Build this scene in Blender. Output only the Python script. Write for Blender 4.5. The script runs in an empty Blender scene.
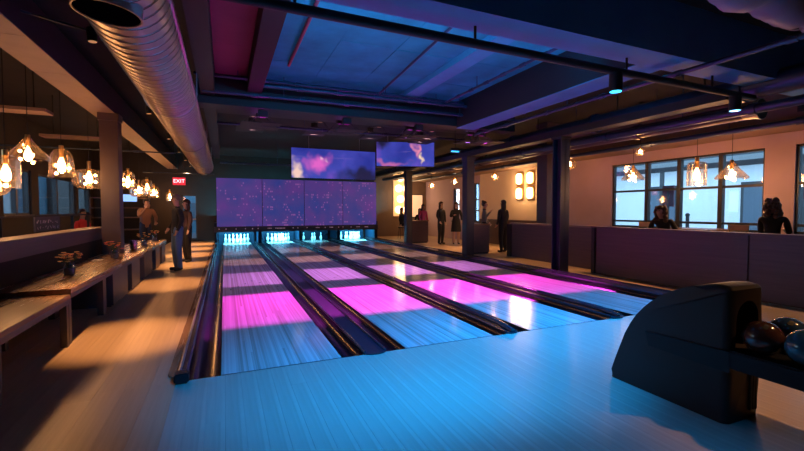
import bpy, bmesh, math, random
from mathutils import Vector, Matrix
random.seed(7)
R = math.radians
scene = bpy.context.scene
col = scene.collection

# ------------------------------------------------------------------ camera
cam_d = bpy.data.cameras.new('camera'); cam = bpy.data.objects.new('camera', cam_d); col.objects.link(cam)
cam_d.sensor_width = 36; cam_d.lens = 411 / 804 * 36; cam_d.clip_start = .05; cam_d.clip_end = 200
cam.location = (.027, -3.834, 1.43); cam.rotation_euler = (R(90 - 2.16), 0, R(-23.36))
scene.camera = cam
# ------------------------------------------------------------------ world: even blue dusk
w = bpy.data.worlds.new('dusk'); scene.world = w; w.use_nodes = True
w.node_tree.nodes['Background'].inputs[0].default_value = (.33, .58, .84, 1)
w.node_tree.nodes['Background'].inputs[1].default_value = 5.5
# ------------------------------------------------------------------ exposure
vs = scene.view_settings; vs.view_transform = 'Standard'; vs.look = 'None'; vs.gamma = 1; vs.use_curve_mapping = False
vs.exposure = 0.0
scene.cycles.max_bounces = 6; scene.cycles.diffuse_bounces = 3; scene.cycles.glossy_bounces = 4
scene.cycles.transmission_bounces = 6; scene.cycles.transparent_max_bounces = 12
scene.cycles.sample_clamp_indirect = 4; scene.cycles.caustics_reflective = False; scene.cycles.caustics_refractive = False

BLUE_L = (.0, .28, 1.0); BAY = (.0, .42, 1.0); CYAN = (.05, .6, 1.0); MAG = (1.0, .03, .75); LILAC = (.75, .22, 1.0); WARM = (1.0, .48, .19); PURPLE = (.35, .1, 1.0)

# ------------------------------------------------------------------ materials
MATS = {}
def mat(name, color=(.5, .5, .5), rough=.5, metal=0, emit=None, strength=0, alpha=1, spec=.5, bump=0, bscale=40, vary=0, vscale=3):
    if name in MATS: return MATS[name]
    m = bpy.data.materials.new(name); m.use_nodes = True; MATS[name] = m
    nt = m.node_tree; b = nt.nodes['Principled BSDF']
    b.inputs['Base Color'].default_value = (*color, 1); b.inputs['Roughness'].default_value = rough
    b.inputs['Metallic'].default_value = metal; b.inputs['Specular IOR Level'].default_value = spec
    if emit: b.inputs['Emission Color'].default_value = (*emit, 1); b.inputs['Emission Strength'].default_value = strength
    if alpha < 1: b.inputs['Alpha'].default_value = alpha
    tc = nt.nodes.new('ShaderNodeTexCoord')
    if vary:
        n = nt.nodes.new('ShaderNodeTexNoise'); n.inputs['Scale'].default_value = vscale; n.inputs['Detail'].default_value = 5
        nt.links.new(tc.outputs['Object'], n.inputs['Vector'])
        mx = nt.nodes.new('ShaderNodeMix'); mx.data_type = 'RGBA'
        mx.inputs[6].default_value = (*[c * (1 - vary) for c in color], 1); mx.inputs[7].default_value = (*[min(1, c * (1 + vary)) for c in color], 1)
        nt.links.new(n.outputs['Fac'], mx.inputs[0]); nt.links.new(mx.outputs[2], b.inputs['Base Color'])
    if bump:
        n2 = nt.nodes.new('ShaderNodeTexNoise'); n2.inputs['Scale'].default_value = bscale; n2.inputs['Detail'].default_value = 4
        nt.links.new(tc.outputs['Object'], n2.inputs['Vector'])
        bp = nt.nodes.new('ShaderNodeBump'); bp.inputs['Strength'].default_value = bump; bp.inputs['Distance'].default_value = .02
        nt.links.new(n2.outputs['Fac'], bp.inputs['Height']); nt.links.new(bp.outputs['Normal'], b.inputs['Normal'])
    return m

def wood(name, c1, c2, rough=.35, scale=(40, 1.2, 40), strips=0, rnd=.25, bump=.05, amp=.5):
    """grain runs along the object's local Y; strips>0 adds narrow maple strips of that width"""
    m = bpy.data.materials.new(name); m.use_nodes = True; MATS[name] = m
    nt = m.node_tree; N = nt.nodes; L = nt.links; b = N['Principled BSDF']
    tc = N.new('ShaderNodeTexCoord'); mp = N.new('ShaderNodeMapping'); mp.inputs['Scale'].default_value = scale
    L.new(tc.outputs['Object'], mp.inputs['Vector'])
    n = N.new('ShaderNodeTexNoise'); n.inputs['Scale'].default_value = 1; n.inputs['Detail'].default_value = 6; n.inputs['Roughness'].default_value = .6
    L.new(mp.outputs['Vector'], n.inputs['Vector'])
    oi = N.new('ShaderNodeObjectInfo')
    add = N.new('ShaderNodeMath'); add.operation = 'MULTIPLY_ADD'; add.inputs[1].default_value = rnd; L.new(oi.outputs['Random'], add.inputs[0])
    sub = N.new('ShaderNodeMath'); sub.operation = 'SUBTRACT'; sub.inputs[1].default_value = rnd / 2; L.new(n.outputs['Fac'], sub.inputs[0]); L.new(sub.outputs[0], add.inputs[2])
    fac = add.outputs[0]
    if strips:
        sx = N.new('ShaderNodeSeparateXYZ'); L.new(tc.outputs['Object'], sx.inputs[0])
        dv = N.new('ShaderNodeMath'); dv.operation = 'DIVIDE'; dv.inputs[1].default_value = strips; L.new(sx.outputs['X'], dv.inputs[0])
        fl = N.new('ShaderNodeMath'); fl.operation = 'FLOOR'; L.new(dv.outputs[0], fl.inputs[0])
        ry = N.new('ShaderNodeMath'); ry.operation = 'DIVIDE'; ry.inputs[1].default_value = 4.5; L.new(sx.outputs['Y'], ry.inputs[0])
        wn0 = N.new('ShaderNodeTexWhiteNoise'); wn0.noise_dimensions = '1D'; L.new(fl.outputs[0], wn0.inputs['W'])
        ra = N.new('ShaderNodeMath'); L.new(ry.outputs[0], ra.inputs[0]); L.new(wn0.outputs['Value'], ra.inputs[1])
        rf = N.new('ShaderNodeMath'); rf.operation = 'FLOOR'; L.new(ra.outputs[0], rf.inputs[0])
        cb = N.new('ShaderNodeCombineXYZ'); L.new(fl.outputs[0], cb.inputs[0]); L.new(rf.outputs[0], cb.inputs[1])
        wn = N.new('ShaderNodeTexWhiteNoise'); wn.noise_dimensions = '2D'; L.new(cb.outputs[0], wn.inputs['Vector'])
        ms = N.new('ShaderNodeMath'); ms.operation = 'MULTIPLY_ADD'; ms.inputs[1].default_value = amp; L.new(wn.outputs['Value'], ms.inputs[0])
        s2 = N.new('ShaderNodeMath'); s2.operation = 'SUBTRACT'; s2.inputs[1].default_value = amp / 2; L.new(fac, s2.inputs[0]); L.new(s2.outputs[0], ms.inputs[2])
        fac = ms.outputs[0]
    mx = N.new('ShaderNodeMix'); mx.data_type = 'RGBA'; mx.inputs[6].default_value = (*c1, 1); mx.inputs[7].default_value = (*c2, 1)
    L.new(fac, mx.inputs[0]); L.new(mx.outputs[2], b.inputs['Base Color'])
    rr = N.new('ShaderNodeMath'); rr.operation = 'MULTIPLY_ADD'; rr.inputs[1].default_value = .04; rr.inputs[2].default_value = rough - .02
    L.new(fac, rr.inputs[0]); L.new(rr.outputs[0], b.inputs['Roughness'])
    if bump:
        bp = N.new('ShaderNodeBump'); bp.inputs['Strength'].default_value = bump; bp.inputs['Distance'].default_value = .01
        L.new(fac, bp.inputs['Height']); L.new(bp.outputs['Normal'], b.inputs['Normal'])
    return m

def glass(name, tint=(1, 1, 1), gl=.12, rough=.03, haze=0):
    m = bpy.data.materials.new(name); m.use_nodes = True; MATS[name] = m
    nt = m.node_tree; N = nt.nodes; N.remove(N['Principled BSDF']); out = N['Material Output']
    t = N.new('ShaderNodeBsdfTransparent'); t.inputs[0].default_value = (*tint, 1)
    g = N.new('ShaderNodeBsdfGlossy'); g.inputs['Roughness'].default_value = rough
    lw = N.new('ShaderNodeLayerWeight'); lw.inputs[0].default_value = .35
    ad = N.new('ShaderNodeMath'); ad.operation = 'MULTIPLY_ADD'; ad.inputs[1].default_value = .6; ad.inputs[2].default_value = gl; nt.links.new(lw.outputs['Fresnel'], ad.inputs[0])
    mx = N.new('ShaderNodeMixShader'); nt.links.new(ad.outputs[0], mx.inputs[0]); nt.links.new(t.outputs[0], mx.inputs[1]); nt.links.new(g.outputs[0], mx.inputs[2])
    if haze:      # seedy, hammered glass scatters some of the bulb's light
        tl = N.new('ShaderNodeBsdfTranslucent'); tl.inputs[0].default_value = (1, .8, .6, 1); m2 = N.new('ShaderNodeMixShader')
        no = N.new('ShaderNodeTexVoronoi'); no.inputs['Scale'].default_value = 26; cr = N.new('ShaderNodeMath'); cr.operation = 'MULTIPLY'; cr.inputs[1].default_value = haze * 2.2
        tc = N.new('ShaderNodeTexCoord'); nt.links.new(tc.outputs['Object'], no.inputs['Vector']); nt.links.new(no.outputs['Distance'], cr.inputs[0])
        nt.links.new(cr.outputs[0], m2.inputs[0]); nt.links.new(mx.outputs[0], m2.inputs[1]); nt.links.new(tl.outputs[0], m2.inputs[2]); mx = m2
    nt.links.new(mx.outputs[0], out.inputs[0]); return m

def screen_mat(name, kind, strength, seed):
    """lit picture on a screen: drifting colour clouds, and on score screens rows of small pink characters"""
    m = bpy.data.materials.new(name); m.use_nodes = True
    nt = m.node_tree; N = nt.nodes; L = nt.links; b = N['Principled BSDF']
    b.inputs['Base Color'].default_value = (.02, .02, .03, 1); b.inputs['Roughness'].default_value = .35
    tc = N.new('ShaderNodeTexCoord'); mp = N.new('ShaderNodeMapping'); mp.inputs['Location'].default_value = (seed * 3.1, 0, seed * 1.7)
    L.new(tc.outputs['Object'], mp.inputs['Vector'])
    n = N.new('ShaderNodeTexNoise'); n.inputs['Scale'].default_value = 1.1 if kind == 'score' else .9; n.inputs['Detail'].default_value = 3; L.new(mp.outputs['Vector'], n.inputs['Vector'])
    cr = N.new('ShaderNodeValToRGB'); e = cr.color_ramp.elements
    if kind == 'score':
        e[0].position = .3; e[0].color = (.022, .035, .2, 1); e[1].position = .7; e[1].color = (.10, .03, .2, 1)
        k = e.new(.5); k.color = (.055, .035, .19, 1)
    else:
        e[0].position = .3; e[0].color = (.02, .03, .28, 1); e[1].position = .78; e[1].color = (1.0, .45, .5, 1)
        k = e.new(.55); k.color = (.05, .06, .42, 1); k = e.new(.72); k.color = (.2, .08, .55, 1)
    L.new(n.outputs['Fac'], cr.inputs['Fac']); colr = cr.outputs['Color']
    if kind == 'score':
        sx = N.new('ShaderNodeSeparateXYZ'); L.new(tc.outputs['Object'], sx.inputs[0])
        cells = []
        for ax, size in (('X', .062), ('Z', .11)):
            d = N.new('ShaderNodeMath'); d.operation = 'DIVIDE'; d.inputs[1].default_value = size; L.new(sx.outputs[ax], d.inputs[0])
            f = N.new('ShaderNodeMath'); f.operation = 'FLOOR'; L.new(d.outputs[0], f.inputs[0])
            fr = N.new('ShaderNodeMath'); fr.operation = 'FRACT'; L.new(d.outputs[0], fr.inputs[0]); cells.append((f, fr))
        cb = N.new('ShaderNodeCombineXYZ'); L.new(cells[0][0].outputs[0], cb.inputs[0]); L.new(cells[1][0].outputs[0], cb.inputs[1]); cb.inputs[2].default_value = seed
        wn = N.new('ShaderNodeTexWhiteNoise'); L.new(cb.outputs[0], wn.inputs['Vector'])
        big = N.new('ShaderNodeTexNoise'); big.inputs['Scale'].default_value = 2.6; L.new(mp.outputs['Vector'], big.inputs['Vector'])
        g1 = N.new('ShaderNodeMath'); g1.operation = 'MULTIPLY'; L.new(wn.outputs['Value'], g1.inputs[0]); L.new(big.outputs['Fac'], g1.inputs[1])
        gt = N.new('ShaderNodeMath'); gt.operation = 'GREATER_THAN'; gt.inputs[1].default_value = .465; L.new(g1.outputs[0], gt.inputs[0])
        ins = N.new('ShaderNodeMath'); ins.operation = 'LESS_THAN'; ins.inputs[1].default_value = .62; L.new(cells[1][1].outputs[0], ins.inputs[0])
        inx = N.new('ShaderNodeMath'); inx.operation = 'LESS_THAN'; inx.inputs[1].default_value = .8; L.new(cells[0][1].outputs[0], inx.inputs[0])
        mk = N.new('ShaderNodeMath'); mk.operation = 'MULTIPLY'; L.new(gt.outputs[0], mk.inputs[0]); L.new(ins.outputs[0], mk.inputs[1])
        mk2 = N.new('ShaderNodeMath'); mk2.operation = 'MULTIPLY'; L.new(mk.outputs[0], mk2.inputs[0]); L.new(inx.outputs[0], mk2.inputs[1])
        mx = N.new('ShaderNodeMix'); mx.data_type = 'RGBA'; L.new(mk2.outputs[0], mx.inputs[0]); L.new(colr, mx.inputs[6]); mx.inputs[7].default_value = (.22, .075, .27, 1)
        colr = mx.outputs[2]
    if kind == 'video':
        n5 = N.new('ShaderNodeTexNoise'); n5.inputs['Scale'].default_value = 2.2; L.new(mp.outputs['Vector'], n5.inputs['Vector'])
        wv = N.new('ShaderNodeVectorMath'); wv.operation = 'MULTIPLY_ADD'; L.new(n5.outputs['Color'], wv.inputs[0]); wv.inputs[1].default_value = (.9, 0, .9)
        w0 = N.new('ShaderNodeVectorMath'); w0.operation = 'SUBTRACT'; L.new(tc.outputs['Object'], w0.inputs[0]); w0.inputs[1].default_value = (.45, 0, .45); L.new(w0.outputs[0], wv.inputs[2])
        for (fx, fz, sx_, sz_, cc) in ({7: ((-.5, .70, .10, .09, (1, .85, .8)), (-.62, .52, .35, .3, (.75, .12, .55)), (-1.3, .25, .2, .35, (.9, .6, .5)), (1.0, .1, .9, .3, (.01, .01, .05))), 12: ((.55, .2, .09, .16, (1, .7, .45)), (.42, .55, .10, .3, (.8, .25, .4)), (-.5, .1, .5, .12, (.5, .12, .35)), (-.85, .85, .3, .25, (.01, .01, .04)))}[seed]):
            v = N.new('ShaderNodeVectorMath'); v.operation = 'SUBTRACT'; L.new(wv.outputs[0], v.inputs[0]); v.inputs[1].default_value = (fx, 0, fz)
            v2 = N.new('ShaderNodeVectorMath'); v2.operation = 'MULTIPLY'; L.new(v.outputs[0], v2.inputs[0]); v2.inputs[1].default_value = (1 / sx_, 0, 1 / sz_)
            ln_ = N.new('ShaderNodeVectorMath'); ln_.operation = 'LENGTH'; L.new(v2.outputs[0], ln_.inputs[0])
            mr = N.new('ShaderNodeMapRange'); mr.interpolation_type = 'SMOOTHSTEP'; mr.inputs[1].default_value = 1.5; mr.inputs[2].default_value = .2; L.new(ln_.outputs['Value'], mr.inputs[0])
            mx = N.new('ShaderNodeMix'); mx.data_type = 'RGBA'; L.new(mr.outputs[0], mx.inputs[0]); L.new(colr, mx.inputs[6]); mx.inputs[7].default_value = (*cc, 1); colr = mx.outputs[2]
    L.new(colr, b.inputs['Emission Color']); b.inputs['Emission Strength'].default_value = strength
    return m

# ------------------------------------------------------------------ mesh helpers
class MB:
    def __init__(s): s.bm = bmesh.new()
    def box(s, x0, x1, y0, y1, z0, z1, bev=0):
        v = bmesh.ops.create_cube(s.bm, size=1)['verts']
        for p in v: p.co = Vector(((x0 + x1) / 2 + p.co.x * (x1 - x0), (y0 + y1) / 2 + p.co.y * (y1 - y0), (z0 + z1) / 2 + p.co.z * (z1 - z0)))
        if bev:
            ed = list({e for p in v for e in p.link_edges}); bmesh.ops.bevel(s.bm, geom=ed, offset=bev, segments=2, affect='EDGES')
        return s
    def cyl(s, a, b, r, r2=None, seg=16, cap=True):
        a, b = Vector(a), Vector(b); d = b - a
        q = d.to_track_quat('Z', 'Y').to_matrix().to_4x4()
        M = Matrix.Translation((a + b) / 2) @ q
        bmesh.ops.create_cone(s.bm, cap_ends=cap, segments=seg, radius1=r, radius2=r if r2 is None else r2, depth=d.length, matrix=M); return s
    def tube(s, pts, r, seg=10):
        """bent pipe: rings carried along the points"""
        pts = [Vector(p) for p in pts]; rs = r if isinstance(r, (list, tuple)) else [r] * len(pts); rings = []
        for i, p in enumerate(pts):
            d = (pts[min(i + 1, len(pts) - 1)] - pts[max(i - 1, 0)]).normalized()
            q = d.to_track_quat('Z', 'Y'); ring = []
            for k in range(seg):
                a = 2 * math.pi * k / seg; ring.append(s.bm.verts.new(p + q @ Vector((math.cos(a) * rs[i], math.sin(a) * rs[i], 0))))
            rings.append(ring)
        for A, B in zip(rings, rings[1:]):
            for k in range(seg): s.bm.faces.new((A[k], A[(k + 1) % seg], B[(k + 1) % seg], B[k]))
        s.bm.faces.new(rings[0][::-1]); s.bm.faces.new(rings[-1]); return s
    def lathe(s, prof, c=(0, 0, 0), seg=20, close=False):
        rings = []; cx, cy, cz = c
        for r, z in prof:
            rings.append([s.bm.verts.new((cx + math.cos(2 * math.pi * k / seg) * r, cy + math.sin(2 * math.pi * k / seg) * r, cz + z)) for k in range(seg)])
        for A, B in zip(rings, rings[1:]):
            for k in range(seg): s.bm.faces.new((A[k], A[(k + 1) % seg], B[(k + 1) % seg], B[k]))
        if close: s.bm.faces.new(rings[0][::-1]); s.bm.faces.new(rings[-1])
        return s
    def sphere(s, c, r, sc=(1, 1, 1), u=16, v=10):
        bmesh.ops.create_uvsphere(s.bm, u_segments=u, v_segments=v, radius=r, matrix=Matrix.Translation(c) @ Matrix.Diagonal((*sc, 1))); return s
    def prism_x(s, prof, x0, x1):
        """profile of (y, z) extruded from x0 to x1"""
        A = [s.bm.verts.new((x0, y, z)) for y, z in prof]; B = [s.bm.verts.new((x1, y, z)) for y, z in prof]; n = len(prof)
        s.bm.faces.new(A); s.bm.faces.new(B[::-1])
        for k in range(n): s.bm.faces.new((A[k], B[k], B[(k + 1) % n], A[(k + 1) % n]))
        return s
    def prism_y(s, prof, y0, y1, close=True):
        """profile of (x, z) extruded from y0 to y1"""
        A = [s.bm.verts.new((x, y0, z)) for x, z in prof]; B = [s.bm.verts.new((x, y1, z)) for x, z in prof]; n = len(prof)
        if close: s.bm.faces.new(A); s.bm.faces.new(B[::-1])
        for k in range(n if close else n - 1): s.bm.faces.new((A[k], A[(k + 1) % n], B[(k + 1) % n], B[k]))
        return s
    def prism_z(s, prof, z0, z1):
        A = [s.bm.verts.new((x, y, z0)) for x, y in prof]; B = [s.bm.verts.new((x, y, z1)) for x, y in prof]; n = len(prof)
        s.bm.faces.new(A[::-1]); s.bm.faces.new(B)
        for k in range(n): s.bm.faces.new((A[k], A[(k + 1) % n], B[(k + 1) % n], B[k]))
        return s
    def mesh(s, name, m, smooth=False, ang=40):
        bmesh.ops.recalc_face_normals(s.bm, faces=s.bm.faces)
        me = bpy.data.meshes.new(name); s.bm.to_mesh(me); s.bm.free()
        for x in (m if isinstance(m, (list, tuple)) else [m]): me.materials.append(x)
        if smooth:
            me.shade_smooth() if hasattr(me, 'shade_smooth') else None
            try: me.set_sharp_from_angle(angle=R(ang))
            except Exception: pass
        return me
    def build(s, name, m, parent=None, smooth=False, local=False):
        """parts may be built in place: the parent's location is taken off again"""
        if parent is not None and not local:
            off = parent.location.copy(); q = parent.parent
            while q is not None: off += q.location; q = q.parent
            for v in s.bm.verts: v.co -= off
        o = bpy.data.objects.new(name, s.mesh(name, m, smooth)); col.objects.link(o)
        if parent is not None: o.parent = parent
        return o
def tag(o, label=None, cat=None, group=None, kind=None):
    if label: o['label'] = label
    if cat: o['category'] = cat
    if group: o['group'] = group
    if kind: o['kind'] = kind
    return o
def thing(name, label, cat, loc=(0, 0, 0), rz=0, group=None):
    o = bpy.data.objects.new(name, None); col.objects.link(o); o.location = loc; o.rotation_euler = (0, 0, rz); o.empty_display_size = .1
    return tag(o, label, cat, group)
def copy_tree(o, parent=None):
    c = o.copy(); col.objects.link(c); c.parent = parent
    for ch in list(o.children): copy_tree(ch, c)
    return c
def struct(name, mb, m, label=None): return tag(mb.build(name, m), label, None, kind='structure')
def lamp(name, kind, loc, energy, color, target=None, parent=None, **kw):
    d = bpy.data.lights.new(name, kind); d.energy = energy; d.color = color
    for k, v in kw.items(): setattr(d, k, v)
    o = bpy.data.objects.new(name, d); col.objects.link(o); o.location = loc
    if target is not None: o.rotation_euler = (Vector(target) - Vector(loc)).to_track_quat('-Z', 'Y').to_euler()
    if parent is not None:
        off = parent.location.copy(); o.parent = parent; o.location = Vector(loc) - off
    return o

# material set
M_black = mat('black_paint', (.012, .012, .014), .6)
M_ceil = mat('ceiling_black', (.02, .02, .024), .8, vary=.4)
M_plaster = mat('ceiling_plaster', (.42, .42, .42), .75, vary=.3, vscale=1.6, bump=.3, bscale=9)
M_bayblue = mat('ceiling_blue', (.012, .36, .46), .75, vary=.5, vscale=2.4, bump=.3, bscale=9)  # wide bay panels coloured mottled blue with almost no red
M_baymaroon = mat('ceiling_maroon', (.24, .05, .10), .75, vary=.25, vscale=1.6, bump=.2, bscale=9)  # narrow bay panels coloured mottled maroon
M_beam = mat('dark_steel', (.014, .014, .018), .55, vary=.3)
M_grey = mat('grey_paint', (.3, .3, .32), .55, vary=.15)
M_soffit = mat('tan_paint', (.25, .175, .135), .6, vary=.15, vscale=5)
M_duct = mat('galvanised', (.42, .38, .36), .34, .8, vary=.2, vscale=6)
M_pipe = mat('pipe_metal', (.32, .32, .36), .35, .6, vary=.3)
M_pipeb = mat('pipe_bluepaint', (.035, .06, .12), .3, .3, vary=.3)
M_wall = mat('wall_plaster', (.42, .30, .36), .8, vary=.08, bump=.1)
M_wallcream = mat('wall_cream', (.72, .58, .42), .8, vary=.06)
M_walldark = mat('wall_dark', (.022, .016, .014), .8, vary=.3)
M_floorbase = mat('floor_gap', (.03, .022, .016), .8)
M_board = wood('maple_floor', (.40, .25, .14), (.66, .48, .31), .34, (30, 1.0, 30), strips=.0, rnd=.35, bump=.03)
M_appr = wood('maple_approach', (.44, .32, .22), (.74, .62, .48), .3, (30, .8, 30), strips=.034, rnd=.03, bump=.0, amp=.22)
M_lane = wood('maple_lane', (.42, .32, .24), (.92, .84, .76), .14, (70, .35, 70), strips=.0205, rnd=.0, bump=.012, amp=.62)  # strip contrast raised so the colour also carries streaks of reflected light
M_gutter = mat('gutter_plastic', (.003, .003, .005), .24, spec=1.0)
M_cap = mat('capping_black', (.035, .035, .045), .16, spec=.9)
M_capflat = mat('capping_grey', (.018, .022, .035), .34)
M_dwood = wood('walnut', (.05, .024, .018), (.12, .062, .045), .45, (6, 1.5, 30), rnd=.2)
M_dwood2 = wood('walnut_panel', (.07, .042, .05), (.15, .09, .095), .5, (5, 1.2, 26), rnd=.1)
M_topwood = wood('oak_top', (.20, .105, .06), (.30, .17, .105), .27, (14, .8, 14), rnd=.1, bump=0)
M_frame = mat('window_frame', (.015, .017, .022), .45)
M_glassw = glass('window_glass', (.95, .98, 1), .05)
M_lampglass = glass('lamp_glass', (1, .9, .8), .1, haze=.02)
M_bulb = mat('bulb_glow', (1, .7, .4), .4, emit=(1, .44, .15), strength=50)
M_brass = mat('brass', (.5, .3, .12), .35, 1)

# ================================================================== SETTING
fl = struct('floor', MB().box(-5.2, -.36, -6.2, 17.2, -.2, -.02).box(-.36, 6.92, -6.2, 0, -.2, -.02).box(6.92, 10.7, -6.2, 17.2, -.2, -.02).box(-.36, 6.92, 16.0, 17.2, -.2, -.02).box(-.36, 6.92, 0, 16.0, -.2, -.125), M_floorbase)
def boards(x0, x1, y0, y1, bw, m, L=4.2):
    nx = max(1, round((x1 - x0) / bw)); bw = (x1 - x0) / nx; cache = {}
    for i in range(nx):
        y = y0 - random.random() * L * .8
        while y < y1 - .02:
            a, b = max(y, y0), min(y + L, y1); y += L
            if b - a < .05: continue
            key = round(b - a, 3)
            if key not in cache: cache[key] = MB().box(-bw / 2 + .0006, bw / 2 - .0006, 0, b - a - .001, -.02, 0).mesh('board', m)
            o = bpy.data.objects.new('board', cache[key]); col.objects.link(o); o.parent = fl; o.location = (x0 + bw * (i + .5), a, 0)
boards(-2.2, -.36, 0, 17, .184, M_board, 8.5)
boards(-2.2, -.36, -4.6, 0, .184, M_board, 9)
boards(-.36, 7.7, -4.6, -.0, .124, M_appr, 12)
boards(6.93, 10.5, 0, 17, .21, M_board, 17)
struct('ceiling', MB().box(-5.2, 10.7, -6.2, 17.2, 3.95, 4.1), M_ceil)
struct('wall_behind', MB().box(-5.2, 10.7, -6.2, -6.0, -.2, 4), M_walldark)
wb = MB()
wb.box(-5.2, -1.72, 17, 17.2, -.2, 4).box(-1.1, 7.4, 17, 17.2, -.2, 4).box(-1.72, -1.1, 17, 17.2, 2.12, 4)
struct('wall_back', wb, M_walldark)
struct('wall_backright', MB().box(7.4, 10.7, 17, 17.2, -.2, 4), mat('wall_umber', (.2, .13, .09), .8, vary=.1))
# right wall with window openings: (y0, y1, z0, z1)
def wall_with_holes(name, x0, x1, y0, y1, holes, m):
    mb = MB(); ys = sorted(holes); y = y0
    for (a, b, z0, z1) in ys:
        mb.box(x0, x1, y, a, -.2, 4); mb.box(x0, x1, a, b, -.2, z0); mb.box(x0, x1, a, b, z1, 4); y = b
    mb.box(x0, x1, y, y1, -.2, 4); return struct(name, mb, m)
WR = [(-1.6, .62, .95, 2.74), (1.13, 4.86, .95, 2.74), (11.7, 12.75, .9, 2.65), (13.4, 14.0, .9, 2.5)]
wall_with_holes('wall_right', 10.5, 10.7, -6.2, 17.2, WR, M_wall)
WL = [(1.5, 5.0, 1.3, 2.55), (9.45, 11.1, 1.3, 2.55), (11.6, 14.9, 1.25, 2.5), (15.2, 16.7, 1.3, 2.3)]
wall_with_holes('wall_left', -5.2, -5.0, -6.2, 17.2, WL, M_walldark)
wn = 0
def window(x, y0, y1, z0, z1, ys, zs, sg):
    global wn; wn += 1
    e = thing('window_%d' % wn, None, None, (x, (y0 + y1) / 2, z0)); e['kind'] = 'structure'
    fr = MB()
    t = .045
    fr.box(x - .05, x + .05, y0, y0 + t, z0, z1).box(x - .05, x + .05, y1 - t, y1, z0, z1).box(x - .05, x + .05, y0, y1, z0, z0 + t).box(x - .05, x + .05, y0, y1, z1 - t, z1)
    fr.build('window_frame', M_frame, e)
    for y in ys: MB().box(x - .06, x + .06, y - .045, y + .045, z0, z1).build('mullion', M_frame, e)
    for z in zs: MB().box(x - .04, x + .04, y0, y1, z - .028, z + .028).build('transom', M_frame, e)
    yy = [y0] + sorted(ys) + [y1]; zz = [z0] + sorted(zs) + [z1]
    for a, b in zip(yy, yy[1:]):
        for c, d in zip(zz, zz[1:]): MB().box(x - .006, x + .006, a + .03, b - .03, c + .02, d - .02).build('pane', M_glassw, e)
    MB().box(x - .16 * sg - .02, x + .1, y0 - .05, y1 + .05, z0 - .04, z0).build('window_sill', M_frame, e)
window(10.6, 1.13, 4.86, .95, 2.74, [3.8, 2.94, 1.99], [1.12, 1.96], 1)
window(10.6, -1.6, .62, .95, 2.74, [-.5], [1.12, 1.96], 1)
window(10.6, 11.7, 12.75, .9, 2.65, [12.2], [1.4, 1.9], 1)
window(10.6, 13.4, 14.0, .9, 2.5, [], [1.7], 1)
window(-5.1, 1.5, 5.0, 1.3, 2.55, [3.2], [], -1)
window(-5.1, 9.45, 11.1, 1.3, 2.55, [10.3], [], -1)
window(-5.1, 11.6, 14.9, 1.25, 2.5, [13.2], [], -1)
window(-5.1, 15.2, 16.7, 1.3, 2.3, [], [], -1)
dr = thing('door_1', None, None, (-1.41, 17.1, 0)); dr['kind'] = 'structure'
MB().box(-1.72, -1.66, 17.02, 17.12, 0, 2.12).box(-1.16, -1.1, 17.02, 17.12, 0, 2.12).box(-1.72, -1.1, 17.02, 17.12, 2.06, 2.12).box(-1.72, -1.1, 17.02, 17.12, 0, .15).build('door_frame', M_frame, dr)
MB().box(-1.66, -1.16, 17.06, 17.075, .15, 2.06).build('pane', M_glassw, dr)
MB().box(-1.66, -1.16, 17.0, 17.1, .98, 1.04).build('push_bar', M_pipe, dr)

# ---------------------------------------------------------------- ceiling panels, beams
ce = bpy.data.objects['ceiling']
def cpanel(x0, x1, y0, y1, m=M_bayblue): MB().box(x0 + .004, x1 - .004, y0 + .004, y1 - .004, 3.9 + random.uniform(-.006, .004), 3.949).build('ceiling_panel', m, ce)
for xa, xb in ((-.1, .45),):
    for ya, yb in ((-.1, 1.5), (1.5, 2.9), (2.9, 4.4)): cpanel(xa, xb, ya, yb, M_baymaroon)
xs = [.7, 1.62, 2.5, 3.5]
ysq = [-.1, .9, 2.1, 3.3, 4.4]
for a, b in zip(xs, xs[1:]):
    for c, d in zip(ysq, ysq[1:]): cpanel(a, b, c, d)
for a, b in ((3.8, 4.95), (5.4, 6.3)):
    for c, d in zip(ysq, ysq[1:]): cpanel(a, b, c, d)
def beam(name, label, m, *bx, cat='beam', bev=0):
    o = MB().box(*bx, bev=bev).build(name, m); return tag(o, label, cat)
beam('ceiling_beam', 'dark narrow ceiling beam between the maroon bay and the blue bay', mat('beam_umber', (.02, .012, .012), .7), .45, .7, -.1, 4.4, 3.62, 3.95)
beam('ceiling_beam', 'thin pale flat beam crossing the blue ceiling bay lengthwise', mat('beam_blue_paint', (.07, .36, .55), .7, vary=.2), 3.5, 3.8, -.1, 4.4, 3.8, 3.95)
t = thing('ceiling_beam', 'deep dark ceiling beam at the right of the blue bay, underside coloured as lit', 'beam', (5.17, 2.1, 3.3))
MB().box(4.95, 5.4, -.1, 4.4, 3.312, 3.95).build('beam_side', mat('beam_shade_black', (.012, .014, .02), .7), t); MB().box(4.94, 5.41, -.1, 4.4, 3.3, 3.312).build('underside_panel', mat('beam_lit_blue', (.07, .28, .5), .6, vary=.2), t)  # blue underside carries the light on it, black side its shade
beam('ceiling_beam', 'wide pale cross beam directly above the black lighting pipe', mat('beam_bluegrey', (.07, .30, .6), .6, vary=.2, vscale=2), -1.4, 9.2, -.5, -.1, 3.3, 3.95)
beam('ceiling_beam', 'dark cross beam ending the blue ceiling bay above the lanes', M_beam, -.4, 6.6, 4.4, 4.85, 3.35, 3.95)
beam('ceiling_beam', 'dark far cross beam over the middle of the lanes', M_beam, -.1, 6.6, 6.05, 6.4, 3.62, 3.95)
beam('ceiling_beam', 'dark beam beside the spiral duct running along the lanes', M_beam, -.33, -.1, -.1, 14.4, 3.5, 3.95)
t = thing('bar_beam', 'long boxed beam with warm tan underside over the bench counter columns', 'beam', (-2.05, 5, 3.25))
MB().box(-2.25, -1.85, -6, 17, 3.262, 3.7).build('beam_side', M_ceil, t)
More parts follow.
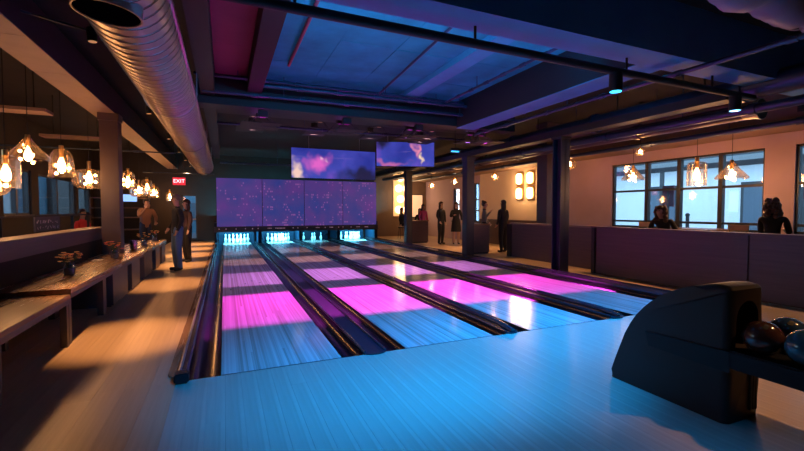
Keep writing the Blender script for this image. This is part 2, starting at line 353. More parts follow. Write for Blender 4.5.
yb_ = [-6, -2.2, .4, 1.75, 3.1, 4.45, 5.8, 8.5, 11.2, 14, 17]
for a, b in zip(yb_, yb_[1:]): MB().box(-2.25, -1.85, a + .004, b - .004, 3.25, 3.262).build('underside_panel', M_soffit, t)
beam('column_beam', 'dark long beam carried by the steel columns beside the lanes', M_beam, 6.85, 7.12, -.1, 17, 3.06, 3.2)
sf = thing('wall_soffit', 'brown boxed soffit with vent grilles along the window wall', 'soffit', (9.9, 5, 3.0))
MB().box(9.35, 10.5, -6, 17, 3.0, 3.95).build('soffit_box', mat('soffit_brown', (.22, .14, .1), .7, vary=.2), sf)
for y in (-.2, 3.3, 7.0):
    g = MB().box(9.325, 9.35, y - .32, y + .32, 3.16, 3.38).build('grille', M_black, sf)
    for k in range(4): MB().box(9.31, 9.33, y - .31, y + .31, 3.185 + k * .052, 3.2 + k * .052).build('slat', M_beam, g)
# pale panels hung over the bar
for (x0, x1, y, z, n) in ((-4.6, -2.6, 4.6, 3.02, 'before the chalk sign'), (-3.6, -2.4, 7.4, 3.02, 'behind the bar column')):
    t = thing('hanging_panel', 'thin tan panel hung flat under the ceiling over the bar, ' + n, 'ceiling panel', ((x0 + x1) / 2, y, z))
    MB().box(x0, x1, y, y + .35, z, z + .05).build('panel', M_soffit, t)
    for x in (x0 + .2, x1 - .2): MB().cyl((x, y + .17, z + .05), (x, y + .17, 3.95), .008, seg=6).build('hanger_rod', M_black, t)

# ================================================================== LANES
LY = 15.95
LANES = [(-.02, 1.05), (1.735, 2.825), (3.34, 4.44), (5.15, 6.24)]
LN = ['beside the left capping', 'right of the wide divider', 'left of the far divider', 'beside the seating aisle']
M_foul = mat('foul_line', (.02, .015, .015), .5)
def gutter_mb(x0, x1, y0, y1):
    n = 10; pr = []
    for k in range(n + 1):
        a = math.pi * k / n; pr.append(((x0 + x1) / 2 - math.cos(a) * (x1 - x0) / 2, -.002 - math.sin(a) * .085))
    pr += [(x1, -.11), (x0, -.11)]
    return MB().prism_y(pr, y0, y1)
GUT = {0: [(-.27, -.025), (1.055, 1.27)], 1: [(1.52, 1.73), (2.83, 3.0)], 2: [(3.17, 3.335), (4.445, 4.68)], 3: [(4.92, 5.145), (6.245, 6.5)]}
for i, (a, b) in enumerate(LANES):
    t = thing('bowling_lane', 'long polished maple bowling lane ' + LN[i], 'bowling lane', ((a + b) / 2, 0, 0), group='bowling lanes')
    MB().box(a, b, .012, LY, -.12, 0).build('lane_bed', M_lane, t)
    MB().box(a, b, -.002, .012, -.1, .0008).build('foul_line', M_foul, t)
    for g in GUT[i]: gutter_mb(g[0], g[1], 0, LY).build('gutter', M_gutter, t, smooth=True)
    # aiming arrows
    for k in range(7):
        x = (a + b) / 2 + (k - 3) * .135; y = 4.9 - abs(k - 3) * .28
        MB().prism_z([(x - .016, y), (x + .016, y), (x, y + .15)], 0.0001, .0008).build('arrow', M_foul, t)
def rounded_cap(name, label, x0, x1, z, m, y0, rail=False):
    t = thing(name, label, 'lane divider', ((x0 + x1) / 2, y0, 0))
    c = (x0 + x1) / 2; r = (x1 - x0) / 2; prof = [(x1, LY), (x0, LY), (x0, y0)]
    for k in range(1, 10): a = math.pi * k / 10; prof.append((c - math.cos(a) * r, y0 - math.sin(a) * r * .55))
    prof.append((x1, y0))
    MB().prism_z(prof, -.12, z).build('capping', m, t)
    for s in (x0 + .012, x1 - .012): MB().cyl((s, y0, z + .004), (s, LY, z + .004), .014, seg=8).build('edge_bead', M_cap, t, smooth=True)
    if rail: MB().tube([(c, y0 - r * .3, z + .012), (c, y0 + .25, z + .045), (c, LY, z + .045)], .035, 10).build('ball_rail', M_cap, t, smooth=True)
    return t
rounded_cap('lane_divider', 'wide flat grey divider with rounded end between two lanes', 1.275, 1.515, .012, M_capflat, .02)
rounded_cap('lane_divider', 'narrow dark divider with raised tube between two lanes', 3.005, 3.165, .012, M_capflat, .02, True)
rounded_cap('lane_divider', 'dark divider ending in front of the ball return hood', 4.685, 4.915, .02, M_capflat, .02, True)
t = thing('outer_capping', 'black outer capping with square end block along the warm aisle', 'lane capping', (-.31, 0, 0))
MB().prism_y([(-.36, -.02), (-.36, .05), (-.345, .065), (-.29, .065), (-.275, .05), (-.272, -.1), (-.36, -.1)], .02, LY).build('capping', M_cap, t)
MB().cyl((-.34, .0, .068), (-.34, LY, .068), .013, seg=8).build('edge_bead', M_pipe, t, smooth=True)
MB().box(-.375, -.265, -.07, .04, -.0, .085, bev=.012).build('end_block', M_black, t)
MB().prism_z([(-.376, .06), (-.376, LY), (-.44, LY), (-.44, .16)], .0, .012).build('wood_trim', M_topwood, t)
t = thing('outer_capping', 'broad black outer capping along the seating aisle', 'lane capping', (6.7, 0, 0))
MB().prism_y([(6.505, -.1), (6.505, .05), (6.53, .07), (6.86, .07), (6.92, .05), (6.92, -.1)], -.05, LY).build('capping', M_cap, t)
MB().cyl((6.84, -.05, .075), (6.84, LY, .075), .014, seg=8).build('edge_bead', M_cap, t, smooth=True)

# pins
M_pin = mat('pin_white', (.85, .87, .9), .25)
M_stripe = mat('pin_stripe', (.6, .02, .03), .3)
PROF = [(.029, 0), (.035, .02), (.048, .07), (.0605, .115), (.058, .15), (.045, .19), (.031, .225), (.0235, .255), (.026, .29), (.032, .325), (.0325, .345), (.024, .37), (.008, .381)]
SPOT = {1: (0, 0), 2: (-1, 1), 3: (1, 1), 4: (-2, 2), 5: (0, 2), 6: (2, 2), 7: (-3, 3), 8: (-1, 3), 9: (1, 3), 10: (3, 3)}
pin0 = thing('bowling_pin', 'x', 'bowling pin'); MB().lathe(PROF, close=True, seg=14).build('pin_body', M_pin, pin0, smooth=True)
MB().lathe([(.0245, .247), (.0262, .252), (.0262, .262), (.0247, .268)], seg=14).build('stripe', M_stripe, pin0, smooth=True)
first = True
PW = {1: 'bright head pin', 2: 'second-row pin, left gutter side', 3: 'second-row pin, right gutter side', 4: 'third-row pin, left gutter side', 5: 'middle third-row pin', 6: 'third-row pin, right gutter side', 7: 'back-row left corner pin', 8: 'back-row inner left pin', 9: 'back-row inner right pin', 10: 'back-row right corner pin'}
LANEPINS = {0: range(1, 11), 1: range(1, 11), 2: (7, 2, 5, 6), 3: range(1, 11)}
for i, (a, b) in enumerate(LANES):
    for k in LANEPINS[i]:
        dx, dy = SPOT[k]
        o = pin0 if first else copy_tree(pin0); first = False
        o.location = ((a + b) / 2 + dx * .1524, 14.95 + dy * .264, 0)
        o['label'] = ({7: 'leftover back-row corner pin', 2: 'leftover second-row pin', 5: 'leftover middle pin', 6: 'leftover third-row outer pin'}[k] + ' on the half-dark pin deck' if i == 2 else PW[k] + ', full rack, lane ' + LN[i])
        o['group'] = 'pins on lane %d' % (i + 1)
# pit: back curtain, kickbacks, deck lights
M_pit = mat('pit_blue', (.004, .016, .035), .6, spec=.15)
for i, (a, b) in enumerate(LANES):
    o = MB().box(a - .2, b + .2, 15.97, 16.02, -.1, .9).build('pit_curtain', M_pit); tag(o, 'blue pit curtain behind the pins of the lane ' + LN[i], 'pit curtain', 'pit curtains')
for k, (xa, xb) in enumerate(((-.36, -.27), (1.33, 1.46), (3.04, 3.13), (4.74, 4.86), (6.55, 6.68))):
    o = MB().box(xa, xb, 14.51, 15.96, (.09, .022, .1, .105, .095)[k], .9).build('kickback_panel', M_pit)
    tag(o, 'blue lit kickback panel ' + ['at the left outer capping', 'between the two full bright racks', 'left of the half-dark deck', 'right of the half-dark deck', 'at the right outer capping'][k], 'partition', 'kickback panels')
mk = thing('masking_unit', 'dark masking strip with small white lettering under the score screens', 'masking unit', (3.15, 14.45, .52))
MB().box(-.36, 6.68, 14.42, 14.5, .52, .74).build('strip', mat('mask_dark', (.03, .025, .05), .4), mk)
M_let = mat('mask_letter', (.6, .5, .6), .5, emit=(.6, .3, .5), strength=.22)
x = -.2
while x < 6.5:
    wd = random.choice((.06, .08, .2, .42, .1)); 
    lt = MB(); n = max(1, int(wd / .055))
    for q in range(n): lt.box(x + q * .06, x + q * .06 + .04, 14.414, 14.42, .63 + random.uniform(-.008, .008), .675)
    lt.build('lettering', M_let, mk); x += wd + random.choice((.12, .2, .3))
# score screens
SX = [-.27, 1.5, 3.25, 4.98, 6.6]
SLB = ['by the dark left wall', 'second from the dark left wall', 'third from the dark left wall', 'by the lit lounge']
for i in range(4):
    t = thing('score_screen', 'tall purple score screen with pink characters above the pins, ' + SLB[i], 'screen', ((SX[i] + SX[i + 1]) / 2, 14.44, .75), group='score screens over the pins')
    MB().box(SX[i] + .012, SX[i + 1] - .012, 14.42, 14.44, .75, 2.73).build('picture', screen_mat('score_%d' % i, 'score', 1.0, i + 1), t)
    MB().box(SX[i], SX[i + 1], 14.44, 14.5, .74, 2.75).build('backing', M_black, t)

# hanging video screens
def video(label, x0, x1, y0, y1, z0, z1, seed):
    cx, cy = (x0 + x1) / 2, (y0 + y1) / 2; L_ = math.hypot(x1 - x0, y1 - y0); rz = math.atan2(y1 - y0, x1 - x0)
    t = thing('video_screen', label, 'video screen', (cx, cy, z0), rz)
    MB().box(-L_ / 2, L_ / 2, 0, .06, 0, z1 - z0, bev=.01).build('housing', M_black, t, local=True)
    MB().box(-L_ / 2 + .015, L_ / 2 - .015, -.006, .0, .015, z1 - z0 - .015).build('picture', screen_mat('video_%d' % seed, 'video', 1.0, seed), t, local=True)
    for s in (-.3, .3): MB().cyl((s * L_, .03, z1 - z0), (s * L_, .03, 3.94 - z0), .012, seg=8).build('hanger_rod', M_pipe, t, local=True)
video('wide hanging video screen in blue and violet, left one of the pair', 2.05, 4.98, 10, 10, 2.48, 3.49, 7)
video('squarish hanging video screen with a pink flame, right one of the pair', 4.75, 6.65, 9.3, 8.7, 2.9, 3.74, 12)

# ================================================================== BALL RETURN
M_hood = mat('hood_plastic', (.032, .022, .02), .5, spec=.3, bump=.02)
M_hoodtrim = mat('hood_trim', (.004, .005, .008), .45, spec=.25)
br = thing('ball_return', 'big rounded dark brown ball return hood with ball tray', 'ball return', (3.27, -1.8, 0))
def hood():
    prof = [(-1.33, 0), (-1.35, .07), (-1.39, .19), (-1.43, .3), (-1.47, .41), (-1.52, .51), (-1.57, .59), (-1.63, .66), (-1.69, .72), (-1.75, .77), (-1.82, .815), (-1.9, .855), (-2.0, .895), (-2.08, .92), (-2.16, .93), (-2.22, .92), (-2.24, .9), (-2.235, .5), (-2.23, 0)]
    bm = bmesh.new(); x0, x1 = 3.06, 3.44
    A = [bm.verts.new((x0, y, z)) for y, z in prof]; B = [bm.verts.new((x1, y, z)) for y, z in prof]; n = len(prof)
    fa = bm.faces.new(A); fb = bm.faces.new(B[::-1])
    for k in range(n): bm.faces.new((A[k], B[k], B[(k + 1) % n], A[(k + 1) % n]))
    # long outer edges rounded, bottom left square
    ed = [e for e in bm.edges if (e in fa.edges[:] or e in fb.edges[:]) and max(v.co.z for v in e.verts) > .02]
    bmesh.ops.bevel(bm, geom=ed, offset=.05, segments=5, affect='EDGES', profile=.5)
    bmesh.ops.recalc_face_normals(bm, faces=bm.faces)
    me = bpy.data.meshes.new('hood'); bm.to_mesh(me); bm.free(); o = bpy.data.objects.new('tmp', me); col.objects.link(o)
    cut = MB(); pr = []
    for k in range(13): a = math.pi * k / 12; pr.append((3.255 + math.cos(a) * .125, .70 + math.sin(a) * .12))
    pr += [(3.13, .5), (3.38, .5)]
    cut.prism_y(pr, -2.5, -2.0)
    c = cut.build('cut', M_black)
    bo = o.modifiers.new('b', 'BOOLEAN'); bo.object = c; bo.operation = 'DIFFERENCE'; bo.solver = 'EXACT'
    dg = bpy.context.evaluated_depsgraph_get(); me2 = bpy.data.meshes.new_from_object(o.evaluated_get(dg))
    bpy.data.objects.remove(o); bpy.data.objects.remove(c)
    me2.materials.clear(); me2.materials.append(M_hood)
    for v in me2.vertices: v.co -= br.location
    me2.shade_smooth(); me2.set_sharp_from_angle(angle=R(35))
    h = bpy.data.objects.new('hood', me2); col.objects.link(h); h.parent = br; return h
h = hood()
MB().box(3.15, 3.38, -2.02, -2.005, .5, .82).build('ball_door', M_black, h)
for k in range(3): MB().box(3.31 + k * .03, 3.322 + k * .03, -2.245, -2.225, .06, .44).build('groove', M_black, h)
MB().prism_x([(-1.66, .48), (-1.69, .375), (-2.25, .36), (-2.25, .50)], 3.045, 3.075).build('side_trim', M_hoodtrim, br)
for a, b, n in ((3.045, 3.08, 'tray_rail'), (3.58, 3.62, 'tray_rail')): MB().box(a, b, -3.5, -2.235 if a < 3.3 else -2.1, .39, .51, bev=.01).build(n, M_hoodtrim, br)
MB().box(3.08, 3.58, -3.5, -2.235, .44, .50).build('tray_bed', M_hoodtrim, br)
MB().box(3.325, 3.345, -3.5, -2.3, .50, .53, bev=.006).build('centre_rail', M_hoodtrim, br)
MB().box(3.2, 3.45, -3.4, -3.1, .0, .41, bev=.02).build('pedestal', M_hood, br)
def ball(loc, c, label):
    m = mat('ball_' + label[:14].replace(' ', '_'), c, .12, spec=.7, vary=.6, vscale=14)
    t = thing('bowling_ball', label, 'bowling ball', (loc[0], loc[1], loc[2] - .108), group='balls on the return tray')
    MB().sphere(loc, .108, u=32, v=18).build('ball_body', m, t, smooth=True)
    for k in range(3):
        d = Vector((-.55 + k * .1, -.3, .75 - .12 * (k == 1))).normalized(); p = Vector(loc)
        MB().cyl(p + d * .1035, p + d * .1085, .013, seg=12).build('finger_hole', M_black, t)
ball((3.195, -2.355, .609), (.07, .03, .025), 'dark reddish bowling ball at the hood opening')
ball((3.195, -2.575, .609), (.03, .10, .14), 'teal marbled bowling ball second on the tray')
ball((3.455, -2.37, .609), (.02, .05, .13), 'dark blue bowling ball on the tray side away from the lanes\' bar')
ball((3.455, -2.59, .609), (.05, .05, .06), 'charcoal bowling ball behind the teal one on the tray')

# ================================================================== LEFT: bench counter, ledge, column
M_cfront = mat('counter_front', (.09, .08, .095), .5, vary=.15)
bc = thing('bench_counter', 'long oak topped counter on panel legs beside the aisle', 'counter', (-1.8, 5.3, 0))
MB().prism_z([(-1.47, 1.5), (-1.47, 9.3), (-2.14, 9.3), (-2.14, 5.83), (-1.77, 5.83), (-1.77, 5.47), (-2.14, 5.47), (-2.14, 1.5)], .55, .60).build('counter_top', M_topwood, bc)
MB().box(-1.5, -1.475, 1.52, 9.28, .50, .55).build('apron', M_cfront, bc)
for x in (-2.1, -1.57): MB().box(x, x + .07, 2.86, 3.02, 0, .55).build('leg', M_cfront, bc)
for x in (-2.1, -1.57): MB().box(x, x + .07, 1.53, 1.6, 0, .55).build('leg', M_cfront, bc)
for y0, y1 in ((3.4, 4.4), (4.75, 5.5), (6.0, 7.0), (7.5, 8.2), (8.6, 9.25)):
    MB().box(-1.53, -1.5, y0, y1, 0.02, .55).build('front_panel', M_cfront, bc)
    MB().box(-2.1, -1.53, y0, y0 + .03, 0, .55).build('leg_panel', M_cfront, bc)
lb = thing('low_bench', 'lower oak bench with slab legs running up to the counter', 'bench', (-1.8, .3, 0))
MB().box(-2.14, -1.47, -2.2, 1.49, .50, .545, bev=.006).build('bench_top', M_topwood, lb)
MB().box(-1.5, -1.475, -2.2, 1.49, .45, .50).build('apron', M_cfront, lb)
for y in (-2.1, .0, 1.42):
    for x in (-2.1, -1.55): MB().box(x, x + .06, y, y + .06, 0, .5).build('leg', M_cfront, lb)
lw = thing('ledge_wall', 'dark waist-high partition with wooden ledge behind the bench counter', 'partition', (-2.3, 2, 0))
MB().box(-2.36, -2.24, -4, 6.4, 0, 1.0).build('partition_body', M_walldark, lw)
MB().box(-2.24, -2.2, -4, 6.4, .86, 1.0).build('fascia', M_dwood2, lw)
MB().box(-2.5, -2.17, -4, 6.4, 1.0, 1.09, bev=.008).build('ledge', M_dwood2, lw)
rl = thing('ledge_rail', 'thin black rail on posts above the wooden ledge', 'rail', (-2.6, 2, 1.0))
MB().box(-2.62, -2.58, -4, 6.9, 1.325, 1.35).build('top_rail', M_black, rl)
for y in (-2, .5, 3, 5.71, 6.69): MB().box(-2.62, -2.58, y - .015, y + .015, 0, 1.33).build('post', M_black, rl)
sg = thing('chalk_sign', 'small black sign with pale scribbled lettering hung on the ledge rail', 'sign', (-2.58, 4.45, 1.1))
MB().box(-2.585, -2.565, 3.95, 4.95, 1.1, 1.32).build('board', mat('sign_black', (.08, .07, .09), .6), sg)
ch = MB(); M_chalk = mat('chalk', (.5, .42, .5), .8)
for r_ in range(2):
    for k in range(9):
        y = 4.03 + k * .1; z = 1.245 - r_ * .09; pts = [(-2.562, y + dx * .035, z + dz * .03) for dx, dz in [(random.uniform(-1, 1), random.uniform(-1, 1)) for _ in range(4)]]
        ch.tube(pts, .005, 4)
ch.build('lettering', M_chalk, sg)
def column(name, label, x, y, w_, h_, m, style):
    t = thing(name, label, 'column', (x, y, 0)); r = w_ / 2
    if style == 'box':
        MB().box(x - r, x + r, y - r, y + r, 0, h_, bev=.01).build('shaft', m, t); MB().box(x - r * 1.12, x + r * 1.12, y - r * 1.12, y + r * 1.12, h_ - .14, h_ - .0).build('head_plate', m, t)
    elif style == 'round':
        MB().cyl((x, y, 0), (x, y, h_), r, seg=24).build('shaft', m, t, smooth=True)
        MB().box(x - r * 1.5, x + r * 1.5, y - r * 1.5, y + r * 1.5, h_ - .05, h_).build('head_plate', m, t); MB().box(x - r * 1.5, x + r * 1.5, y - r * 1.5, y + r * 1.5, 0, .03).build('base_plate', m, t)
    else:
        f = .025
        MB().box(x - r, x + r, y - r, y - r + f, 0, h_).box(x - r, x + r, y + r - f, y + r, 0, h_).box(x - f / 2, x + f / 2, y - r, y + r, 0, h_).build('shaft', m, t)
        MB().box(x - r * 1.15, x + r * 1.15, y - r * 1.15, y + r * 1.15, h_ - .04, h_).build('head_plate', m, t); MB().box(x - r * 1.15, x + r * 1.15, y - r * 1.15, y + r * 1.15, 0, .03).build('base_plate', m, t)
    return t
M_colb = mat('column_brown', (.10, .07, .065), .35, vary=.2)
M_colblue = mat('column_dark', (.02, .021, .04), .4)
column('bar_column', 'square dark brown column rising through the bench counter', -1.95, 5.65, .3, 3.25, M_colb, 'box')
column('steel_column', 'dark steel column standing nearest the half wall', 7.02, 3.3, .26, 3.06, M_colblue, 'H')
column('steel_column', 'dark steel column by the brown service counter mid lane', 6.93, 7.0, .27, 3.06, M_colblue, 'box')
column('steel_column', 'dark steel column near the far screens', 7.13, 11.95, .27, 3.06, M_colblue, 'box')
column('brown_pillar', 'wide brown pillar behind the dark steel column', 8.75, 5.6, .42, 3.94, M_colb, 'box')

# ================================================================== RIGHT: half wall, low partitions
hw = thing('half_wall', 'long chest-high walnut panelled half wall facing the lanes', 'half wall', (7.75, .8, 0))
MB().box(7.68, 7.82, -5, 2.98, 0, 1.03).build('core', M_dwood, hw)
for a, b in ((-4.9, -2.5), (-2.48, -.06), (-.04, 2.85)):
    o = MB().box(7.645, 7.68, a, b, .03, 1.03, bev=.004).build('panel', M_dwood2, hw)
MB().box(7.62, 7.84, -5, 3.0, 1.03, 1.065, bev=.005).build('cap_rail', M_dwood2, hw)
MB().box(7.64, 7.83, 2.9, 2.99, 0, 1.03).build('end_post', M_beam, hw)
lp = thing('low_partition', 'brown low partition between the steel column and the half wall', 'partition', (8.15, 4.6, 0))
MB().box(8.12, 8.2, 3.1, 6.45, 0, 1.0).build('core', M_dwood2, lp); MB().box(8.08, 8.24, 3.08, 6.47, 1.0, 1.045, bev=.005).build('cap_rail', M_soffit, lp)
MB().box(8.09, 8.23, 6.4, 6.6, 0, 1.0).build('end_post', M_black, lp)
def counter(name, label, x0, x1, y0, y1, h_):
    t = thing(name, label, 'counter', ((x0 + x1) / 2, (y0 + y1) / 2, 0))
    MB().box(x0, x1, y0, y1, .05, h_ - .04).build('body', M_dwood2, t); MB().box(x0 - .03, x1 + .03, y0 - .03, y1 + .03, h_ - .04, h_, bev=.005).build('top', M_topwood, t)
    MB().box(x0 + .02, x1 - .02, y0 + .02, y1 - .02, 0, .05).build('plinth', M_black, t); return t
counter('service_counter', 'small brown service counter behind the middle steel column', 7.3, 8.0, 7.4, 7.85, .98)
counter('service_counter', 'small brown service counter behind the far steel column', 7.4, 8.2, 12.2, 12.7, .98)
# wainscot on the lounge wall
wc = thing('wainscot', 'dark brown wainscot along the cream lounge wall', 'wall panelling', (10.45, 8.5, 0))
MB().box(10.44, 10.5, 6.5, 11.6, 0, 1.0).build('panel', M_dwood, wc); MB().box(10.42, 10.5, 6.5, 11.6, 1.0, 1.04).build('rail', M_dwood2, wc)
# cream lounge wall panel
wp = MB().box(10.47, 10.5, 7.2, 11.6, 1.04, 3.0).build('wall_panel', M_wallcream); tag(wp, 'warm cream wall panel behind the four glowing sconces', 'wall panel')

# table with wood chairs by the window
tb = thing('cafe_table', 'dark cafe table behind the half wall under the window', 'table', (9.4, 1.9, 0))
MB().box(9.0, 9.85, 1.3, 2.5, .98, 1.03, bev=.008).build('table_top', M_topwood, tb); MB().cyl((9.42, 1.9, .03), (9.42, 1.9, .98), .04).build('stem', M_black, tb); MB().cyl((9.42, 1.9, 0), (9.42, 1.9, .03), .26, seg=24).build('base', M_black, tb)
ch0 = None
def stool(label, x, y, m):
    t = thing('bar_chair', label, 'chair', (x, y, 0))
    MB().box(x - .19, x + .19, y - .19, y + .19, .7, .74, bev=.01).build('seat', m, t)
    for sx in (-1, 1):
        for sy in (-1, 1): MB().cyl((x + sx * .2, y + sy * .2, 0), (x + sx * .15, y + sy * .15, .7), .014, seg=8).build('leg', M_black, t)
    MB().box(x + .17, x + .2, y - .18, y + .18, 1.02, 1.14, bev=.006).build('backrest', m, t)
    for sy in (-1, 1): MB().cyl((x + .18, y + sy * .15, .72), (x + .185, y + sy * .15, 1.1), .012, seg=8).build('back_post', M_black, t)
stool('pale wood bar chair between the two window guests', 9.1, .95, mat('pale_wood', (.62, .42, .24), .5))
stool('pale wood bar chair by the window table, empty', 9.2, 2.95, MATS['pale_wood'])

# ================================================================== DUCTS AND PIPES
sd = thing('spiral_duct', 'large galvanised spiral duct running along the ceiling over the aisle', 'duct', (-.69, 5, 3.17))
def spiral(x, z, r, y0, y1, pitch, seg=32):
    mb = MB(); n = int((y1 - y0) / pitch); pr = []
    for k in range(n + 1):
        y = y0 + k * pitch
        pr += [(r, y), (r, y + pitch * .84), (r + .006, y + pitch * .88), (r + .006, y + pitch * .96)]
    rings = []
    for rr, y in pr: rings.append([mb.bm.verts.new((x + math.cos(2 * math.pi * k / seg) * rr, y + pitch * k / seg, z + math.sin(2 * math.pi * k / seg) * rr)) for k in range(seg)])
    for ri, (A, B) in enumerate(zip(rings, rings[1:])):
        for k in range(seg):
            f = mb.bm.faces.new((A[k], A[(k + 1) % seg], B[(k + 1) % seg], B[k])); f.material_index = 1 if ri % 4 == 2 else 0
    mb.bm.faces.new(rings[0]); mb.bm.faces.new(rings[-1][::-1]); return mb
spiral(-.69, 3.17, .34, -5.8, 14.2, .15).build('duct_tube', [M_duct, mat('duct_seam', (.06, .05, .06), .5, .5)], sd, smooth=True)
for y in (3.2, 7.2, 11.2): MB().lathe([(.35, -.03), (.362, -.02), (.362, .02), (.35, .03)], seg=32).build('clamp_band', M_pipe, sd, smooth=True, local=True).location = (0, y - 5, 0)
for ch_ in sd.children:
    if ch_.name.startswith('clamp_band'): ch_.rotation_euler = (R(90), 0, 0)
for y in (3.2, 7.2, 11.2):
    for s in (-1, 1): MB().cyl((-.69 + s * .36, y, 3.17), (-.69 + s * .36, y, 3.95), .008, seg=6).build('hanger_rod', M_pipe, sd)
dv = Vector((-.05, 0, -1)).normalized(); rot = dv.to_track_quat('Z', 'Y').to_euler()
cl = MB(); cl.lathe([(.2, -.09), (.2, .03), (.212, .03), (.212, -.09)], seg=32); o = cl.build('branch_collar', M_duct, sd, smooth=True, local=True)
o.location = dv * .33 + Vector((0, -5.3, 0)); o.rotation_euler = rot
cl = MB(); cl.lathe([(.2, .02), (.001, .018)], seg=32); q = cl.build('branch_shade_disc', mat('shade_black', (.002, .002, .002), .9, spec=0), sd, local=True); q.location = o.location; q.rotation_euler = rot  # black disc stands in for the shade inside the uncut opening
def pipe(name, label, pts, r, m=M_pipeb, joints=(), cat='pipe', rods=(), ax=1, flange=True):
    c = sum((Vector(p) for p in pts), Vector()) / len(pts)
    t = thing(name, label, cat, c)
    MB().tube(pts, r, 14).build('run', m, t, smooth=True)
    p0, p1 = Vector(pts[0]), Vector(pts[-1])
    for f in joints:
        p = p0.lerp(p1, f); d = (p1 - p0).normalized(); MB().cyl(p - d * .05, p + d * .05, r * 1.18 + .006, seg=16).build('coupling', m, t, smooth=True)
    for f in rods:
        p = p0.lerp(p1, f); MB().cyl(p, (p.x, p.y, 3.95), .008, seg=6).build('hanger_rod', m, t)
    return t
J = [k / 8 for k in range(1, 8)]
pipe('conduit', 'thin conduit high over the right lanes, running lengthwise', [(5.52, -5, 3.22), (5.52, 4.5, 3.22)], .03, joints=J, rods=(.3, .7))
pipe('air_duct', 'blue lit round duct beside the column beam', [(6.95, -5.5, 3.24 - .0), (6.95, -.0, 3.24)], .001) if False else None
pipe('air_duct', 'thick round duct hung over the aisle right of the column beam', [(7.45, -5.5, 3.3), (7.45, 16.5, 3.3)], .17, M_pipeb, joints=J, rods=(.2, .4, .6), cat='duct')
pipe('air_duct', 'second thinner round duct hung over the seating aisle', [(7.75, -5.5, 3.03), (7.75, 16.5, 3.03)], .075, M_pipeb, joints=J, cat='duct', rods=(.3, .6))
t = pipe('air_duct', 'short round duct with open flared nozzle over the half wall', [(8.4, .45, 3.14), (8.4, 16.5, 3.14)], .14, mat('duct_plum', (.09, .06, .11), .4, .3), joints=J, cat='duct', rods=(.1, .4))
nz = MB(); nz.tube([(8.4, .45, 3.14), (8.4, .3, 3.14), (8.4, .2, 3.14)], [.14, .15, .18], 20).build('nozzle', M_duct, t, smooth=True); MB().cyl((8.4, .19, 3.14), (8.4, .205, 3.14), .165, seg=20).build('nozzle_mouth', M_black, t)
pipe('sprinkler_pipe', 'dark sprinkler pipe along the soffit above the windows', [(9.17, -5.5, 2.97), (9.17, 16.5, 2.97)], .055, joints=J, rods=(.3, .5))
pipe('conduit', 'upper bright conduit crossing under the blue ceiling bay', [(-.42, 4.1, 3.77), (6.6, 4.1, 3.80)], .028, joints=J, rods=(.1, .5))
pipe('conduit', 'lower bright conduit crossing under the blue ceiling bay', [(-.3, 4.15, 3.5), (6.6, 4.15, 3.56)], .028, joints=J, rods=(.2, .75))
pipe('conduit', 'middle pipe with square clamp crossing under the blue bay', [(.6, 4.0, 3.66), (6.6, 4.0, 3.72)], .034, joints=J, rods=(.4, .6))
pipe('conduit', 'dim conduit crossing the dark ceiling before the video screens', [(-.1, 6.72, 3.46), (6.6, 6.72, 3.5)], .03, joints=J, rods=(.3, .7))
pipe('conduit', 'dim low conduit crossing just above the score screens', [(-.1, 12.5, 3.15), (6.6, 12.5, 3.15)], .035, joints=J, rods=(.3, .7))
pipe('conduit', 'reddish short pipe lying along the blue bay', [(1.05, .2, 3.84), (1.05, 3.3, 3.84)], .025, mat('red_pipe', (.35, .06, .1), .5))
pipe('conduit', 'slim brace pipe slanting across the blue ceiling bay', [(2.9, 3.95, 3.75), (2.75, .3, 3.82)], .022)
pipe('conduit', 'slim pipe along the pale beam side in the blue bay', [(4.35, 3.85, 3.7), (4.35, -.05, 3.7)], .022, joints=J, rods=(.3, .8))
pipe('conduit', 'thin conduit from the spiral duct to the tan beam', [(-1.84, 1.6, 3.45), (-1.03, 1.75, 3.35)], .012)
pipe('conduit', 'thin lit conduit crossing over the bar pendants', [(-4.9, 7.1, 2.75), (-1.0, 7.1, 2.75)], .016, joints=(.4, .8))
pipe('conduit', 'thin conduit crossing before the exit sign', [(-2.6, 13.2, 2.77), (-.3, 13.2, 2.77)], .016)
fd = thing('flexible_duct', 'lumpy lilac flexible duct hung close to the ceiling before the half wall', 'duct', (5.9, -1.45, 3.55))
rg = []; n_ = 46
for k in range(n_ + 1): rg.append((3.95 + k * .065, -1.45 + .03 * math.sin(k * .35), 3.58 + .03 * math.sin(k * .5)))
MB().tube(rg, [.2 + (.012 if k % 2 else 0) + .02 * math.sin(k * .8) for k in range(n_ + 1)], 20).build('duct_tube', mat('duct_lilac', (.3, .25, .34), .5, .2), fd, smooth=True)
for x in (4.6, 5.7, 6.7): MB().lathe([(.225, -.02), (.235, 0), (.225, .02)], seg=24).build('strap', M_pipe, fd, smooth=True, local=True)
for ch_, x in zip([c for c in fd.children if c.name.startswith('strap')], (4.6, 5.7, 6.7)): ch_.location = (x - 5.9, 0, .03); ch_.rotation_euler = (0, R(90), 0)
for x in (4.6, 5.7, 6.7): MB().cyl((x, -1.45, 3.78), (x, -1.45, 3.95), .008, seg=6).build('hanger_rod', M_pipe, fd)
